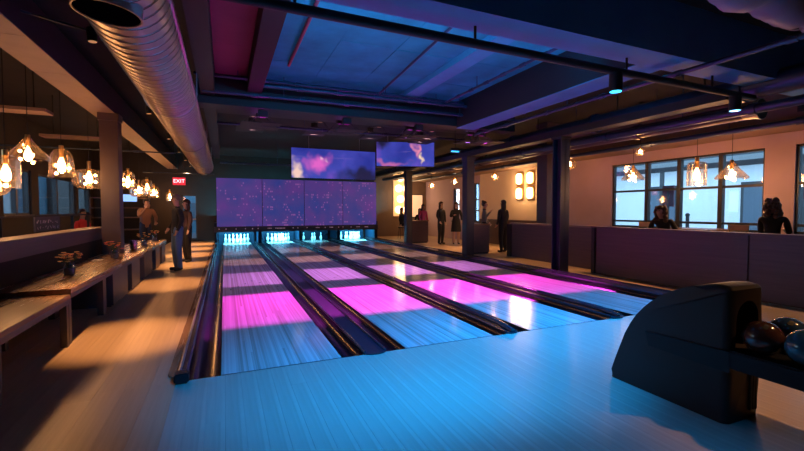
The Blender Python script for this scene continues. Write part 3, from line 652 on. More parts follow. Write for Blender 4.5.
# black lighting pipe and its heads
tr = thing('lighting_pipe', 'long black lighting pipe hung across the approach', 'lighting pipe', (3.5, -.22, 3.12))
MB().cyl((-.3, -.22, 3.14), (7.3, -.22, 3.1), .045, seg=14).build('pipe_run', M_black, tr, smooth=True)
for x in (.6, 2.4, 4.6, 6.3): MB().cyl((x, -.22, 3.12), (x, -.22, 3.3), .014, seg=8).build('hanger_rod', M_black, tr)
M_lens = mat('blue_lens', (.1, .5, .9), .2, emit=(.03, .55, 1), strength=4)
M_lensm = mat('magenta_lens', (.6, .05, .5), .2, emit=(1, .03, .7), strength=.12)
M_lensw = mat('warm_lens', (.9, .6, .3), .2, emit=(1, .5, .2), strength=.3)
def spot_can(label, p, target, energy, color, size, blend, lens=M_lens, top=3.1, r=.06, L_=.22, square=False, soft=.06, name='spotlight', up=False, sx=1, body_down=False):
    p = Vector(p); d = (Vector(target) - p).normalized(); aim = target
    if body_down: d = Vector((0, 0, -1))
    t = thing(name, label, 'spotlight', p)
    MB().cyl(p - d * L_ * .55, p + d * L_ * .45, r, seg=20).build('can', M_black, t, smooth=True)
    MB().cyl(p + d * L_ * .45, p + d * (L_ * .45 + .004), r * .86, seg=20).build('lens', lens, t)
    if not up: MB().cyl(p - d * L_ * .3, (p.x, p.y, top), .014, seg=8).build('yoke', M_black, t)
    else: MB().cyl((p.x, -.1, p.z), p - d * L_ * .3, .014, seg=8).build('yoke', M_black, t)
    o = lamp('beam', 'SPOT', p + d * (L_ * .45 + .03), energy, color, target, t, spot_size=R(size), spot_blend=blend, shadow_soft_size=soft, use_square=square)
    o.location = d * (L_ * .45 + .03)
    if sx != 1: o.scale = (sx, 1, 1)
    return t
# blue wash over approach and lane fronts
for x, y, tg, e, lab in ((4.42, -.22, (3.7, .3, 0), 800, 'black spotlight can with blue lens on the lighting pipe above the third lane'),
                      (6.85, -.22, (5.3, .5, 0), 700, 'black spotlight can with blue lens at the pipe end by the column beam'),
                      (2.6, -2.1, (2.3, -.2, 0), 680, 'black ceiling spotlight with blue lens over the approach before the second lane'),
                      (.9, -1.9, (1.1, -.2, 0), 620, 'black ceiling spotlight with blue lens over the approach before the first lane'),
                      (1.6, -3.2, (1.5, -2.4, 0), 170, 'black ceiling spotlight with blue lens over the near approach')):
    spot_can(lab, (x, y, 2.97), tg, e, BLUE_L, 70, .9, top=3.076 if y > -1 else 3.94, body_down=True, r=.075)
# added uplights, unseen behind the cross beam, standing in for bounce off the approach
for x, c, e, lab in ((1.2, BAY, 90, 'added unseen uplight behind the pale cross beam at the blue bay, by the maroon bay'), (2.5, BAY, 90, 'added unseen uplight behind the pale cross beam at the middle of the blue bay'), (4.3, BAY, 60, 'added unseen uplight behind the pale cross beam beside the deep beam'),
                     (5.9, BAY, 60, 'added unseen uplight behind the pale cross beam beyond the deep beam'), (.2, (1, .06, .3), 9, 'added unseen uplight behind the pale cross beam at the maroon bay')):
    spot_can(lab, (x, .0, 3.46), (x, 2.4, 3.9), e, c, 150, 1, up=True, top=3.4, r=.03, L_=.08, lens=M_lens if c[0] < .5 else M_lensm)
# magenta and lilac band heads hidden along the dark cross beams
def band(pos_y, z, y0, y1, e, c, lens, word, top, n_=4):
    """flood heads whose barn doors cut the light to a strip across the lanes between y0 and y1"""
    am = (math.atan2(y0 - pos_y, z) + math.atan2(y1 - pos_y, z)) / 2; ty = pos_y + math.tan(am) * z; dz = .16
    for k in range(n_):
        x = -.1 + 6.7 * (k + .5) / n_; p = Vector((x, pos_y, z))
        t = thing('flood_light', 'black %s flood light with barn doors above the lane %s' % (word, LS[k]), 'flood light', p, group=word + ' flood lights')
        MB().box(x - .09, x + .09, pos_y - .06, pos_y + .06, z + .025, z + .15, bev=.01).build('housing', M_black, t)
        MB().box(x - .05, x + .05, pos_y - .03, pos_y + .03, z + .02, z + .025).build('lens', lens, t)
        MB().cyl((x, pos_y, z + .15), (x, pos_y, top), .014, seg=8).build('yoke', M_black, t)
        ya, yb = pos_y + (y0 - pos_y) * dz / z, pos_y + (y1 - pos_y) * dz / z
        MB().box(x - .3, x + .3, ya - .3, ya, z - dz - .003, z - dz + .003).build('barn_door', M_black, t)
        MB().box(x - .3, x + .3, yb, yb + .3, z - dz - .003, z - dz + .003).build('barn_door', M_black, t)
        for s_ in (-.29, .29): MB().cyl((x + s_ * .3, pos_y, z + .05), (x + s_, ya - .05, z - dz), .005, seg=6).cyl((x + s_ * .3, pos_y, z + .05), (x + s_, yb + .05, z - dz), .005, seg=6).build('arm', M_black, t)
        if k == 0: MB().box(x - .4, x + (-.36 - x) * dz / z, ya - .3, yb + .3, z - dz - .009, z - dz - .004).build('barn_door', M_black, t)
        if k == n_ - 1: MB().box(x + (6.95 - x) * dz / z, x + .4, ya - .3, yb + .3, z - dz - .009, z - dz - .004).build('barn_door', M_black, t)
        o = lamp('beam', 'SPOT', (0, 0, 0), e, c, None, t, spot_size=R(74), spot_blend=.5, shadow_soft_size=.005)
        o.location = (0, 0, 0); o.rotation_euler = (Vector((x, ty, 0)) - p).to_track_quat('-Z', 'Y').to_euler()
LS = ['by the left capping', 'right of the wide divider', 'left of the far divider', 'by the seating aisle']
band(4.62, 3.2, 1.45, 3.55, 900, (1.0, .05, .95), M_lensm, 'magenta', 3.36)
band(5.1, 3.3, 4.35, 6.15, 420, (.7, .22, 1.0), M_lensm, 'violet', 3.94)
M_lensd = mat('amber_lens', (.5, .3, .2), .2, emit=(1, .5, .3), strength=.15)
band(8.0, 3.75, 7.5, 9.0, 170, (1.0, .5, .5), M_lensd, 'rose', 3.94)
band(7.2, 3.75, 10.2, 12.2, 230, (1.0, .5, .55), M_lensd, 'pink', 3.94)
# pin deck lamps
for i, (a, b) in enumerate(LANES):
    t = thing('deck_lamp', 'hidden tube lamp over the pins of the lane ' + LN[i], 'lamp', ((a + b) / 2, 14.62, .62), group='pin deck lamps')
    MB().box(a + .05, b - .05, 14.4995, 14.62, .6, .68).build('housing', M_black, t)
    xa, xb = (a + .05, b - .05) if i != 2 else (a + .0, a + .6)
    MB().cyl((xa, 14.66, .6), (xb, 14.66, .6), .02, seg=10).build('tube', mat('deck_tube', (.2, .7, 1), .3, emit=(.06, .55, 1), strength=20), t)
    lamp('glow', 'AREA', ((xa + xb) / 2, 14.66, .56), 170 if i != 2 else 40, (.12, .68, 1), ((xa + xb) / 2, 15.4, .15), t, shape='RECTANGLE', size=xb - xa, size_y=.06)

bl = thing('bar_lamp', 'small bright cyan bar lamp hung by the second video screen', 'lamp', (5.79, 5.88, 3.0))
MB().box(5.66, 5.92, 5.84, 5.92, 3.03, 3.1, bev=.008).build('housing', M_black, bl); MB().box(5.68, 5.9, 5.85, 5.91, 3.0, 3.03).build('lens', mat('cyan_bar', (.1, .5, .9), .3, emit=(.02, .45, 1), strength=1.6), bl); MB().cyl((5.79, 5.88, 3.1), (5.79, 5.88, 3.95), .01, seg=8).build('hanger_rod', M_black, bl)
# warm downlights over the aisle
k = 0
for y, e in ((1.6, 620), (5.2, 640), (8.2, 800), (10.8, 900), (13.1, 1000), (15.3, 1000)):
    spot_can('small recessed warm downlight over the aisle, ' + ['by the low bench', 'by the bar column', 'by the standing man', 'past the standing man', 'before the exit sign', 'by the back wall'][k], (-1.25, y, 3.3), (-1.0, y, 0), e, WARM, 36 if k else 35, .8, lens=M_lensw, top=3.9, r=.045, L_=.14, name='downlight'); k += 1

for k, (x, y, tx, ty, e, lab) in enumerate(((8.03, .9, 7.28, 1.0, 190, 'small warm downlight over the strip of floor before the half wall'), (8.03, 2.7, 7.35, 2.6, 200, 'small warm downlight over the half wall end'), (8.03, -1.0, 7.3, -.8, 150, 'small warm downlight over the half wall past the ball return'),
        (8.03, 5.2, 7.6, 4.8, 220, 'small warm downlight over the low brown partition'), (8.9, 8.9, 8.7, 8.8, 320, 'small warm downlight over the standing pair'), (9.2, 11.6, 9.0, 11.4, 320, 'small warm downlight over the two women in black'), (8.0, 9.6, 7.6, 9.4, 260, 'small warm downlight over the aisle between the steel columns'), (4.9, -3.6, 4.0, -2.8, 240, 'small warm downlight over the ball tray'))):
    spot_can(lab, (x, y, 3.4), (tx, ty, 0), e, WARM, 52, .7, lens=M_lensw, top=3.94, r=.045, L_=.14, name='downlight')

# ================================================================== PENDANTS
def pendant(label, x, y, z, style, ztop, e=14, sc=1.0, group=None, light=True):
    t = thing('pendant_lamp', label, 'pendant lamp', (x, y, z), group=group)
    S = {'dome': [(.02, .28), (.05, .24), (.11, .15), (.19, .06), (.24, .0), (.235, -.03)],
         'bell': [(.02, .26), (.08, .24), (.12, .17), (.13, .05), (.14, -.08), (.16, -.12)],
         'cyl': [(.02, .24), (.11, .22), (.125, .18), (.125, -.12)],
         'globe': [(.025, .2), (.1, .17), (.17, .09), (.19, 0), (.17, -.09), (.1, -.16), (.05, -.18)],
         'drum': [(.03, .18), (.16, .16), (.22, .1), (.22, -.06), (.15, -.13)]}[style]
    MB().lathe([(r * sc, zz * sc) for r, zz in S], (x, y, z), 24).build('glass_shade', M_lampglass, t, smooth=True)
    MB().cyl((x, y, z + .15 * sc), (x, y, z + .3 * sc), .028 * sc, seg=12).build('socket', M_brass, t, smooth=True)
    MB().cyl((x, y, z + .28 * sc), (x, y, ztop), .005, seg=6).build('cord', M_black, t)
    MB().cyl((x, y, ztop - .03), (x, y, ztop), .05, seg=14).build('canopy', M_black, t)
    b = MB().lathe([(.012, .14), (.022, .11), (.042, .05), (.046, .01), (.036, -.03), (.004, -.048)], (x, y, z), 14).build('bulb', M_bulb, t, smooth=True)
    for v in b.data.vertices: v.co *= sc
    if style in ('dome', 'globe', 'drum', 'bell'):  # extra glowing beads stand in for sparkle in the glass
        for kk in range(5):
            an = kk * 2.1 + x + y; MB().sphere((x + math.cos(an) * .08 * sc, y + math.sin(an) * .08 * sc, z - .06 * sc + .035 * kk * sc), .02 * sc, u=10, v=7).build('bulb', M_bulb, t, smooth=True)
    if light: lamp('glow', 'POINT', (x, y, z - .085 * sc), e, WARM, None, t, shadow_soft_size=.025)
PD = [('clear cylinder glass pendant nearest the window end of the bar', -2.6, 3.2, 1.86, 'cyl', 1.2), ('wide clear dome pendant over the wooden ledge', -2.6, 3.9, 2.2, 'dome', 1.1), ('tall clear bell pendant over the chalk sign', -2.6, 5.25, 2.16, 'bell', 1.35),
      ('shallow clear drum pendant just before the bar column', -2.6, 6.85, 2.06, 'drum', 1.35), ('small glass globe pendant past the bar column', -2.6, 10.7, 2.22, 'bell', 1.5), ('clear drum pendant over the leaning man', -2.6, 12.4, 2.05, 'drum', 1.3),
      ('clear cylinder pendant beside the leaning man', -2.6, 14.0, 2.2, 'cyl', 1.5), ('clear dome pendant behind the standing man', -2.6, 15.6, 2.08, 'bell', 1.4), ('little cylinder pendant low near the back door', -2.1, 16.2, 1.95, 'cyl', 1.2),
      ('small clear globe pendant hung near the blue bar window', -3.6, 5.6, 1.85, 'globe', .9)]
for lab, x, y, z, st, sc in PD: pendant(lab, x, y, z, st, 3.94, 12, sc, 'bar pendants')
PR = [('wide clear dome pendant before the first window pane', 9.3, 3.25, 2.2, 'dome', 1.1, 15), ('tall bright cylinder pendant before the middle window', 9.3, 1.76, 2.12, 'cyl', 1.45, 18), ('wide clear dome pendant before the window end pane', 9.3, 1.1, 2.08, 'dome', 1.15, 26),
      ('small round pendant tucked under the duct by the window', 9.0, 2.85, 2.78, 'globe', .5, 7), ('small round pendant behind the far steel column', 9, 13.4, 2.56, 'globe', .8, 8), ('small dome pendant behind the middle steel column', 9, 11.3, 2.6, 'dome', .8, 8),
      ('small round pendant over the standing pair', 9, 8.5, 2.62, 'globe', .7, 9), ('tiny round pendant beside the brown pillar', 9, 5.75, 2.72, 'globe', .5, 7), ('flat dome pendant right of the steel column', 9.4, 5.4, 2.75, 'drum', .9, 9)]
for lab, x, y, z, st, sc, e in PR: pendant(lab, x, y, z, st, 3.94 if x < 9.3 else 3.0, e, sc, 'lounge pendants')

# sconces
M_shade = mat('sconce_glow', (1, .8, .5), .5, emit=(1, .62, .28), strength=6.5)
for k, (y, z, lab) in enumerate(((8.88, 2.62, 'upper, farther from the pillar'), (8.88, 2.06, 'lower, farther from the pillar'), (8.27, 2.62, 'upper, by the pillar'), (8.27, 2.06, 'lower, by the pillar'))):
    t = thing('wall_sconce', 'glowing rounded wall sconce in dark frame on the cream wall, ' + lab, 'wall lamp', (10.44, y, z), group='wall sconces')
    MB().box(10.42, 10.47, y - .2, y + .2, z - .27, z + .27, bev=.02).build('frame', M_brass, t)
    pr = [(y + math.cos(a) * .14 * (1 if abs(math.cos(a)) > .3 else 1), z + (.1 if math.sin(a) > 0 else -.1) + math.sin(a) * .11) for a in [2 * math.pi * q / 16 + .01 for q in range(16)]]
    MB().prism_x(pr, 10.36, 10.43).build('shade', M_shade, t, smooth=True)
    lamp('glow', 'POINT', (10.2, y, z), 14, (1, .55, .22), None, t, shadow_soft_size=.1)
# glowing decor wall at the far right
dw = thing('light_wall', 'glowing wall of white discs in the far lounge', 'light panel', (9.0, 16.95, 1.1))
MB().box(8.5, 9.5, 16.9, 17.0, 1.1, 3.7).build('panel', mat('decor_panel', (.8, .55, .3), .6, emit=(1, .5, .18), strength=.8), dw)
for r_ in range(4):
    for c_ in range(2): MB().cyl((8.78 + c_ * .45 + (r_ % 2) * .1, 16.84, 1.45 + r_ * .58), (8.78 + c_ * .45 + (r_ % 2) * .1, 16.9, 1.45 + r_ * .58), .2, seg=20).build('disc', mat('decor_disc', (1, .85, .6), .5, emit=(1, .68, .36), strength=5), dw)
lamp('glow', 'POINT', (8.9, 16.2, 2.2), 45, (1, .55, .22), None, dw, shadow_soft_size=.2)
ps = thing('lit_board', 'plain pale lit board on the far lounge wall', 'board', (9.9, 16.96, 1.05))
MB().box(9.57, 10.25, 16.95, 17.0, 1.05, 2.26).build('face', mat('pale_face', (.9, .7, .5), .6, emit=(1, .6, .33), strength=.7), ps); MB().box(9.53, 10.29, 16.97, 17.0, 1.01, 2.3).build('frame', M_black, ps)
# exit sign
ex = thing('exit_sign', 'small red lit exit sign over the passage to the back door', 'sign', (-1.37, 12, 2.28))
MB().box(-1.56, -1.18, 12.0, 12.06, 2.28, 2.53).build('box', mat('exit_red', (.3, .01, .02), .5, emit=(1, .03, .06), strength=.8), ex)
cu = bpy.data.curves.new('exit_text', 'FONT'); cu.body = 'EXIT'; cu.size = .17; cu.align_x = 'CENTER'; cu.align_y = 'CENTER'; cu.extrude = .004
to = bpy.data.objects.new('exit_text', cu); col.objects.link(to); dg = bpy.context.evaluated_depsgraph_get(); me = bpy.data.meshes.new_from_object(to.evaluated_get(dg)); bpy.data.objects.remove(to)
me.materials.clear(); me.materials.append(mat('exit_white', (1, .6, .6), .5, emit=(1, .45, .5), strength=3)); o = bpy.data.objects.new('lettering', me); col.objects.link(o); o.parent = ex; o.location = (0, -.006, .125); o.rotation_euler = (R(90), 0, 0)
for s in (-.15, .15): MB().cyl((-1.37 + s, 12.03, 2.53), (-1.37 + s, 12.03, 3.95), .008, seg=6).build('hanger_rod', M_black, ex)

# vases with flowers
M_jar = glass('jar_glass', (.8, .85, .95), .18)
M_petal = [mat('petal_orange', (.95, .38, .08), .6), mat('petal_yellow', (1, .62, .2), .6), mat('petal_coral', (.95, .3, .2), .6)]
M_leaf = mat('leaf', (.06, .12, .03), .6)
def vase(label, x, y, z, cset, n, seed):
    rd = random.Random(seed); t = thing('flower_vase', label, 'vase', (x, y, z), group='flower jars on the counter')
    MB().lathe([(.05, 0), (.062, .02), (.062, .12), (.045, .15), (.05, .17)], (x, y, z), 18).build('jar', M_jar, t, smooth=True)
    MB().cyl((x, y, z + .005), (x, y, z + .09), .055, seg=16).build('water', mat('water_dim', (.3, .27, .3), .1), t)
    for k in range(n):
        a = rd.uniform(0, 6.28); q = math.sqrt(rd.random()) * .13; hx, hy, hz = x + math.cos(a) * q, y + math.sin(a) * q, z + .2 + rd.uniform(0, .12) - q * .3
        st = MB().tube([(x, y, z + .03), (x + math.cos(a) * q * .3, y + math.sin(a) * q * .3, z + .16), (hx, hy, hz)], .003, 5).build('stem', M_leaf, t)
        f = MB().sphere((hx, hy, hz), .01, u=8, v=5)
        for p in range(6):
            b_ = p * math.pi / 3; f.sphere((hx + math.cos(b_) * .017, hy + math.sin(b_) * .017, hz + .003), .012, (1, 1, .5), 6, 4)
        f.build('flower', M_petal[rd.choice(cset)], t)
vase('jar of orange and yellow flowers alone near the counter end', -1.82, 2.7, .6, (0, 1, 1), 26, 1)
vase('jar of coral flowers in front of the bar column', -1.72, 4.6, .6, (2, 2, 0), 16, 2)
vase('jar of yellow flowers before the leaning man', -1.7, 7.3, .6, (1, 1, 0), 14, 3)
vase('small flower jar at the far counter end', -1.72, 9.0, .6, (0, 1, 2), 12, 4)
def tumbler(label, x, y, z, m, h_=.16, r=.045):
    t = thing('drinking_glass', label, 'glass', (x, y, z)); MB().lathe([(r * .8, 0), (r, h_), (r * .92, h_), (r * .72, .01)], (x, y, z), 18).build('glass_wall', M_jar, t, smooth=True)
    MB().cyl((x, y, z + .006), (x, y, z + h_ * .6), r * .78, seg=16).build('drink', m, t, smooth=True)
tumbler('tall glass with amber drink past the bar column', -1.66, 5.95, .6, mat('amber', (.6, .2, .04), .2), .22, .06)
tumbler('short glass of pale drink beside the amber one', -1.74, 6.2, .6, mat('pale_drink', (.55, .5, .5), .2), .2, .05)
# papers / menu on the counter
o = MB().box(-1.98, -1.84, 4.25, 4.47, .6, .606).build('menu_card', mat('paper', (.8, .75, .68), .6)); tag(o, 'pale menu card lying on the counter by the column', 'card')

# back bar shelf left of the man, and stools
bb = thing('back_shelf', 'dark shelving unit against the bar wall past the column', 'shelf', (-4.2, 16.3, 0))
for z in (.0, .6, 1.1, 1.5, 1.9): MB().box(-4.9, -2.9, 16.1, 16.5, z, z + .04).build('shelf_board', M_dwood, bb)
for x in (-4.9, -3.9, -2.94): MB().box(x, x + .04, 16.1, 16.5, 0, 1.94).build('upright', M_dwood, bb)
tv = thing('wall_monitor', 'small pale blue monitor glowing past the bar column', 'monitor', (-3.1, 13.6, 1.7))
MB().box(-3.3, -2.85, 13.6, 13.64, 1.72, 2.0).build('housing', M_black, tv); MB().box(-3.285, -2.865, 13.59, 13.6, 1.735, 1.985).build('picture', mat('mon', (.1, .1, .1), .4, emit=(.25, .5, 1), strength=1.3), tv); MB().cyl((-3.07, 13.62, 2.0), (-3.07, 13.62, 3.95), .012, seg=8).build('hanger_rod', M_black, tv)

# ================================================================== OUTSIDE
M_out = mat('street', (.18, .19, .2), .9)
tag(MB().box(10.7, 40, -30, 40, -.3, -.1).build('street', M_out), 'grey street outside the windows', 'street', kind='structure')
tag(MB().box(-30, -5.2, -10, 40, -.3, -.1).build('yard', M_out), 'grey yard beyond the bar windows', 'yard', kind='structure')
M_fac = mat('facade_pale', (.85, .86, .85), .8, vary=.1); M_fac2 = mat('facade_dark', (.05, .055, .06), .7); M_fwin = mat('far_window', (.12, .16, .2), .2)
bd = thing('street_building', 'pale building across the street seen through the lounge windows', 'building', (20, 3, 0))
MB().box(20, 26, -14, 26, -.1, 7).build('wall', M_fac, bd)
MB().box(19.2, 20, -14, 26, 3.6, 4.0).build('canopy', M_fac2, bd)
for k in range(9):
    y = -12 + k * 4.2
    f = MB().box(19.93, 20.0, y, y + 1.6, .2, 2.6).build('shop_window', M_fac2, bd); MB().box(19.9, 19.93, y + .12, y + 1.48, .35, 2.45).build('pane', M_fwin, f)
    f = MB().box(19.93, 20.0, y, y + 1.6, 4.3, 6.2).build('upper_window', M_fac2, bd); MB().box(19.9, 19.93, y + .12, y + 1.48, 4.45, 6.05).build('pane', M_fwin, f)
for k, y in enumerate((8.2, 3.4, -.8)):
    MB().cyl((17.6, y, -.1), (17.6, y, 3.4), .09, seg=10).build('canopy_post', M_fac2, bd)
awn = MB().prism_y([(12.6, 2.75), (12.6, 2.6), (14.4, 2.95), (14.4, 3.1)], -2, 8).build('awning', M_fac2); tag(awn, 'dark awning just outside the lounge windows', 'awning')
for k, (x, y, h_) in enumerate(((14.6, 5.9, 2.3), (15.2, 2.2, 2.5))):
    t = thing('street_sign', ('dark board sign on a post out in the street, near the window end', 'dark board sign on a post out in the street, by the middle panes')[k], 'sign', (x, y, -.1))
    MB().cyl((x, y, -.1), (x, y, h_), .04, seg=8).build('post', M_fac2, t); MB().box(x - .03, x + .03, y - .2, y + .2, h_ - .75, h_).build('board', mat('sign_plum', (.12, .03, .05), .6), t)
for k, y in enumerate((8.0, 4.6, 1.0)):
    t = thing('street_bollard', 'thin dark bollard at the kerb outside the lounge windows', 'bollard', (13.6, y, -.1), group='kerb bollards'); MB().cyl((13.6, y, -.1), (13.6, y, 1.25), .05, seg=10).build('shaft', M_fac2, t); MB().sphere((13.6, y, 1.27), .065, u=10, v=8).build('cap', M_fac2, t)
bd2 = thing('yard_building', 'dull building added beyond the bar windows to darken them', 'building', (-14, 12, 0))
MB().box(-20, -14, -5, 12.5, -.1, 2.2).build('wall', M_fac, bd2); MB().box(-12, -8, 22.5, 36, -.1, 8).build('tower', mat('tower_dull', (.035, .03, .03), .8), bd2); MB().box(-12, -8.2, 14, 22.4, -.1, 8).build('wing', mat('wing_teal', (.03, .12, .18), .8), bd2)  # tower added to darken the window view, teal wing to turn it blue
MB().box(-8.2, -8.1, 17.6, 18.4, .5, 2.2).build('window', M_fwin, bd2)
bk = thing('alley_building', 'dim blue building seen through the back door', 'building', (-1.5, 21, 0)); MB().box(-6, 3, 20.5, 23, -.1, 6).build('wall', mat('alley_wall', (.10, .22, .3), .8), bk); MB().box(-1.6, -1.2, 20.42, 20.5, 1.0, 1.8).build('window', M_fwin, bk)
tag(MB().box(-5.2, 10.7, 17.2, 24, -.3, -.1).build('alley', M_out), 'grey alley behind the back door', 'alley', kind='structure')

# ================================================================== PEOPLE
def skin_tone(n): return mat('skin_%d' % n, ((.48, .26, .17), (.3, .16, .1), (.55, .33, .24))[n], .55)
def body_mesh(J, mats, segs):
    """one continuous skinned figure; J: name -> (co, rx, ry, parent, tag)"""
    names = list(J); idx = {n: i for i, n in enumerate(names)}
    me = bpy.data.meshes.new('sk'); me.from_pydata([J[n][0] for n in names], [(idx[n], idx[J[n][3]]) for n in names if J[n][3]], [])
    o = bpy.data.objects.new('sk', me); col.objects.link(o)
    md = o.modifiers.new('s', 'SKIN'); md.use_smooth_shade = True; md.branch_smoothing = .6
    if not me.skin_vertices:
        bpy.context.view_layer.objects.active = o; me.skin_vertices  # layer is made with the modifier
    sv = me.skin_vertices[0].data
    for n in names: sv[idx[n]].radius = (J[n][1], J[n][2]); sv[idx[n]].use_root = (n == 'pelvis')
    ss = o.modifiers.new('u', 'SUBSURF'); ss.levels = 2; ss.render_levels = 2
    dg = bpy.context.evaluated_depsgraph_get(); m2 = bpy.data.meshes.new_from_object(o.evaluated_get(dg)); bpy.data.objects.remove(o)
    m2.materials.clear()
    for m in mats: m2.materials.append(m)
    S = [(Vector(J[n][0]), Vector(J[J[n][3]][0]), J[n][4], (J[n][1] + J[n][2]) / 2) for n in names if J[n][3]]
    for p in m2.polygons:
        c = p.center; best = (9, 0)
        for a, b, tg, r in S:
            d = b - a; t_ = max(0, min(1, (c - a).dot(d) / max(d.length_squared, 1e-9))); q = ((c - (a + d * t_)).length - r * .5, tg)
            if q[0] < best[0]: best = q
        p.material_index = best[1]
    return m2
def person(label, loc, rz, top, bottom, hairc, tone=0, hair='short', pose=None, H=1.72, female=False, skirt=None, bulk=1.0):
    """figure faces local -Y"""
    P = dict(lean=0, head=(0, 0), la=((-.23, 0, 1.16), (-.22, -.06, .92)), ra=((.23, 0, 1.16), (.22, -.06, .92)), ll=((-.10, -.02, .5), (-.10, .02, .08)), rl=((.10, -.02, .5), (.10, .02, .08)), pel=.95, dy=0)
    if pose: P.update(pose)
    s = H / 1.75; ln = P['lean']; dz = P['pel'] - .95
    def up(x, y, z):   # upper body leans about the pelvis
        q = Vector((x, y, z - .95)); c, sn = math.cos(ln), math.sin(ln)
        return ((q.x) * s, (q.y * c - q.z * sn) * s, (q.z * c + q.y * sn + .95 + dz) * s)
    def lo(p): return (p[0] * s, p[1] * s, p[2] * s)
    sw = .165 if female else .19; J = {}
    s0 = s; s_b = s * bulk
    J['pelvis'] = (up(0, 0, .95), .15 * s_b, .115 * s_b, None, 2)
    J['waist'] = (up(0, 0, 1.1), (.125 if female else .145) * s_b, .1 * s_b, 'pelvis', 1)
    J['chest'] = (up(0, .0, 1.3), .155 * s_b, .115 * s_b, 'waist', 1)
    J['neckb'] = (up(0, .01, 1.45), .085 * s, .07 * s, 'chest', 1)
    J['neck'] = (up(0, 0, 1.52), .05 * s, .052 * s, 'neckb', 0)
    hx, hy = P['head']
    J['jaw'] = (up(hx * .5, -.02 + hy * .5, 1.575), .058 * s, .07 * s, 'neck', 0)
    J['head'] = (up(hx, -.012 + hy, 1.655), .074 * s, .092 * s, 'jaw', 0)
    J['crown'] = (up(hx * 1.2, -.0 + hy * 1.2, 1.715), .05 * s, .062 * s, 'head', 0)
    for sd, nm, arm, leg in ((-1, 'l', P['la'], P['ll']), (1, 'r', P['ra'], P['rl'])):
        J[nm + 'sh'] = (up(sd * sw, .0, 1.42), .062 * s_b, .062 * s_b, 'chest', 1)
        J[nm + 'el'] = (up(*arm[0]), .048 * s_b, .048 * s_b, nm + 'sh', 1)
        J[nm + 'wr'] = (up(*arm[1]), .03 * s, .032 * s, nm + 'el', 1)
        e_, w_ = Vector(up(*arm[0])), Vector(up(*arm[1])); d = (w_ - e_).normalized()
        J[nm + 'pa'] = (tuple(w_ + d * .07 * s), .038 * s, .02 * s, nm + 'wr', 0)
        J[nm + 'hip'] = (tuple(Vector(up(sd * .09, 0, .9))), .095 * s_b, .1 * s_b, 'pelvis', 2)
        J[nm + 'kn'] = (lo(leg[0]), .064 * s_b, .068 * s_b, nm + 'hip', 2)
        J[nm + 'an'] = (lo(leg[1]), .044 * s_b, .048 * s_b, nm + 'kn', 2)
        J[nm + 'heel'] = ((leg[1][0] * s, (leg[1][1] + .03) * s, max(.04, leg[1][2] - .045) * s), .04 * s, .035 * s, nm + 'an', 3)
        J[nm + 'toe'] = ((leg[1][0] * s + sd * .02, (leg[1][1] - .15) * s, max(.035, leg[1][2] - .05) * s), .042 * s, .03 * s, nm + 'heel', 3)
    sk = skin_tone(tone); shoe = mat('shoe_dark', (.02, .018, .018), .5)
    t = thing('person', label, 'person', loc, rz)
    me = body_mesh(J, [sk, top, bottom, shoe, mat('eye_dark', (.01, .01, .01), .2), mat('lip', (.35, .1, .09), .5)], None)
    bm = bmesh.new(); bm.from_mesh(me)
    def extra(fn, mi):
        n0 = len(bm.faces); mb = MB(); mb.bm.free(); mb.bm = bm; fn(mb); bm.faces.ensure_lookup_table()
        for f in bm.faces[n0:]: f.material_index = mi; f.smooth = True
    hc = Vector(J['head'][0]); jc = Vector(J['jaw'][0])
    extra(lambda m: m.sphere(hc + Vector((0, -.092 * s, -.02 * s)), .017 * s, (.8, 1.1, 1.5), 8, 6), 0)
    for sd in (-1, 1):
        extra(lambda m: m.sphere(hc + Vector((sd * .03 * s, -.08 * s, .012 * s)), .011 * s, (1.2, .6, .8), 8, 6), 4)
        extra(lambda m: m.sphere(hc + Vector((sd * .074 * s, .005 * s, -.01 * s)), .024 * s, (.45, .8, 1.3), 8, 6), 0)
    extra(lambda m: m.sphere(jc + Vector((0, -.07 * s, .01 * s)), .02 * s, (1.3, .5, .35), 8, 5), 5)
    for nm, arm, sd in (('l', P['la'], -1), ('r', P['ra'], 1)):     # four fingers and a thumb on each palm
        w_, p_ = Vector(J[nm + 'wr'][0]), Vector(J[nm + 'pa'][0]); d = (p_ - w_).normalized(); side = d.cross(Vector((0, 0, 1)) if abs(d.z) < .8 else Vector((0, 1, 0))).normalized(); nrm = side.cross(d)
        for k, L_ in enumerate((.062, .075, .08, .07)):
            b_ = p_ + side * (k - 1.5) * .019 * s; extra(lambda m: m.tube([b_ - d * .02 * s, b_ + d * L_ * .55 * s, b_ + d * L_ * .9 * s - nrm * .022 * s], [.0095 * s, .0088 * s, .007 * s], 6), 0)
        b_ = w_ + d * .03 * s - side * .03 * s; extra(lambda m: m.tube([b_, b_ + d * .03 * s - side * .022 * s, b_ + d * .062 * s - side * .026 * s], [.011 * s, .010 * s, .008 * s], 6), 0)
    bm.to_mesh(me); bm.free()
    for p in me.polygons: p.use_smooth = True
    o = bpy.data.objects.new('body', me); col.objects.link(o); o.parent = t
    hm = mat('hair_' + '_'.join('%02d' % int(c * 99) for c in hairc), hairc, .6)
    hb = MB(); hb.sphere(hc + Vector((0, .016 * s, .022 * s)), .1 * s, (.9, 1.08, 1.06), 18, 14)
    for v in list(hb.bm.verts):
        rel = v.co - hc
        if rel.y < -.035 * s and rel.z < .05 * s: v.co = hc + rel * .55     # face stays open
        elif hair == 'short' and rel.z < -.03 * s: v.co = hc + Vector((rel.x * .7, rel.y * .7, -.04 * s))
    if hair == 'long':
        hb.sphere(hc + Vector((0, .05 * s, -.11 * s)), .1 * s, (.95, .55, 1.75), 16, 12)
        for sd in (-1, 1): hb.sphere(hc + Vector((sd * .07 * s, .015 * s, -.1 * s)), .04 * s, (.7, .9, 3.2), 10, 8)
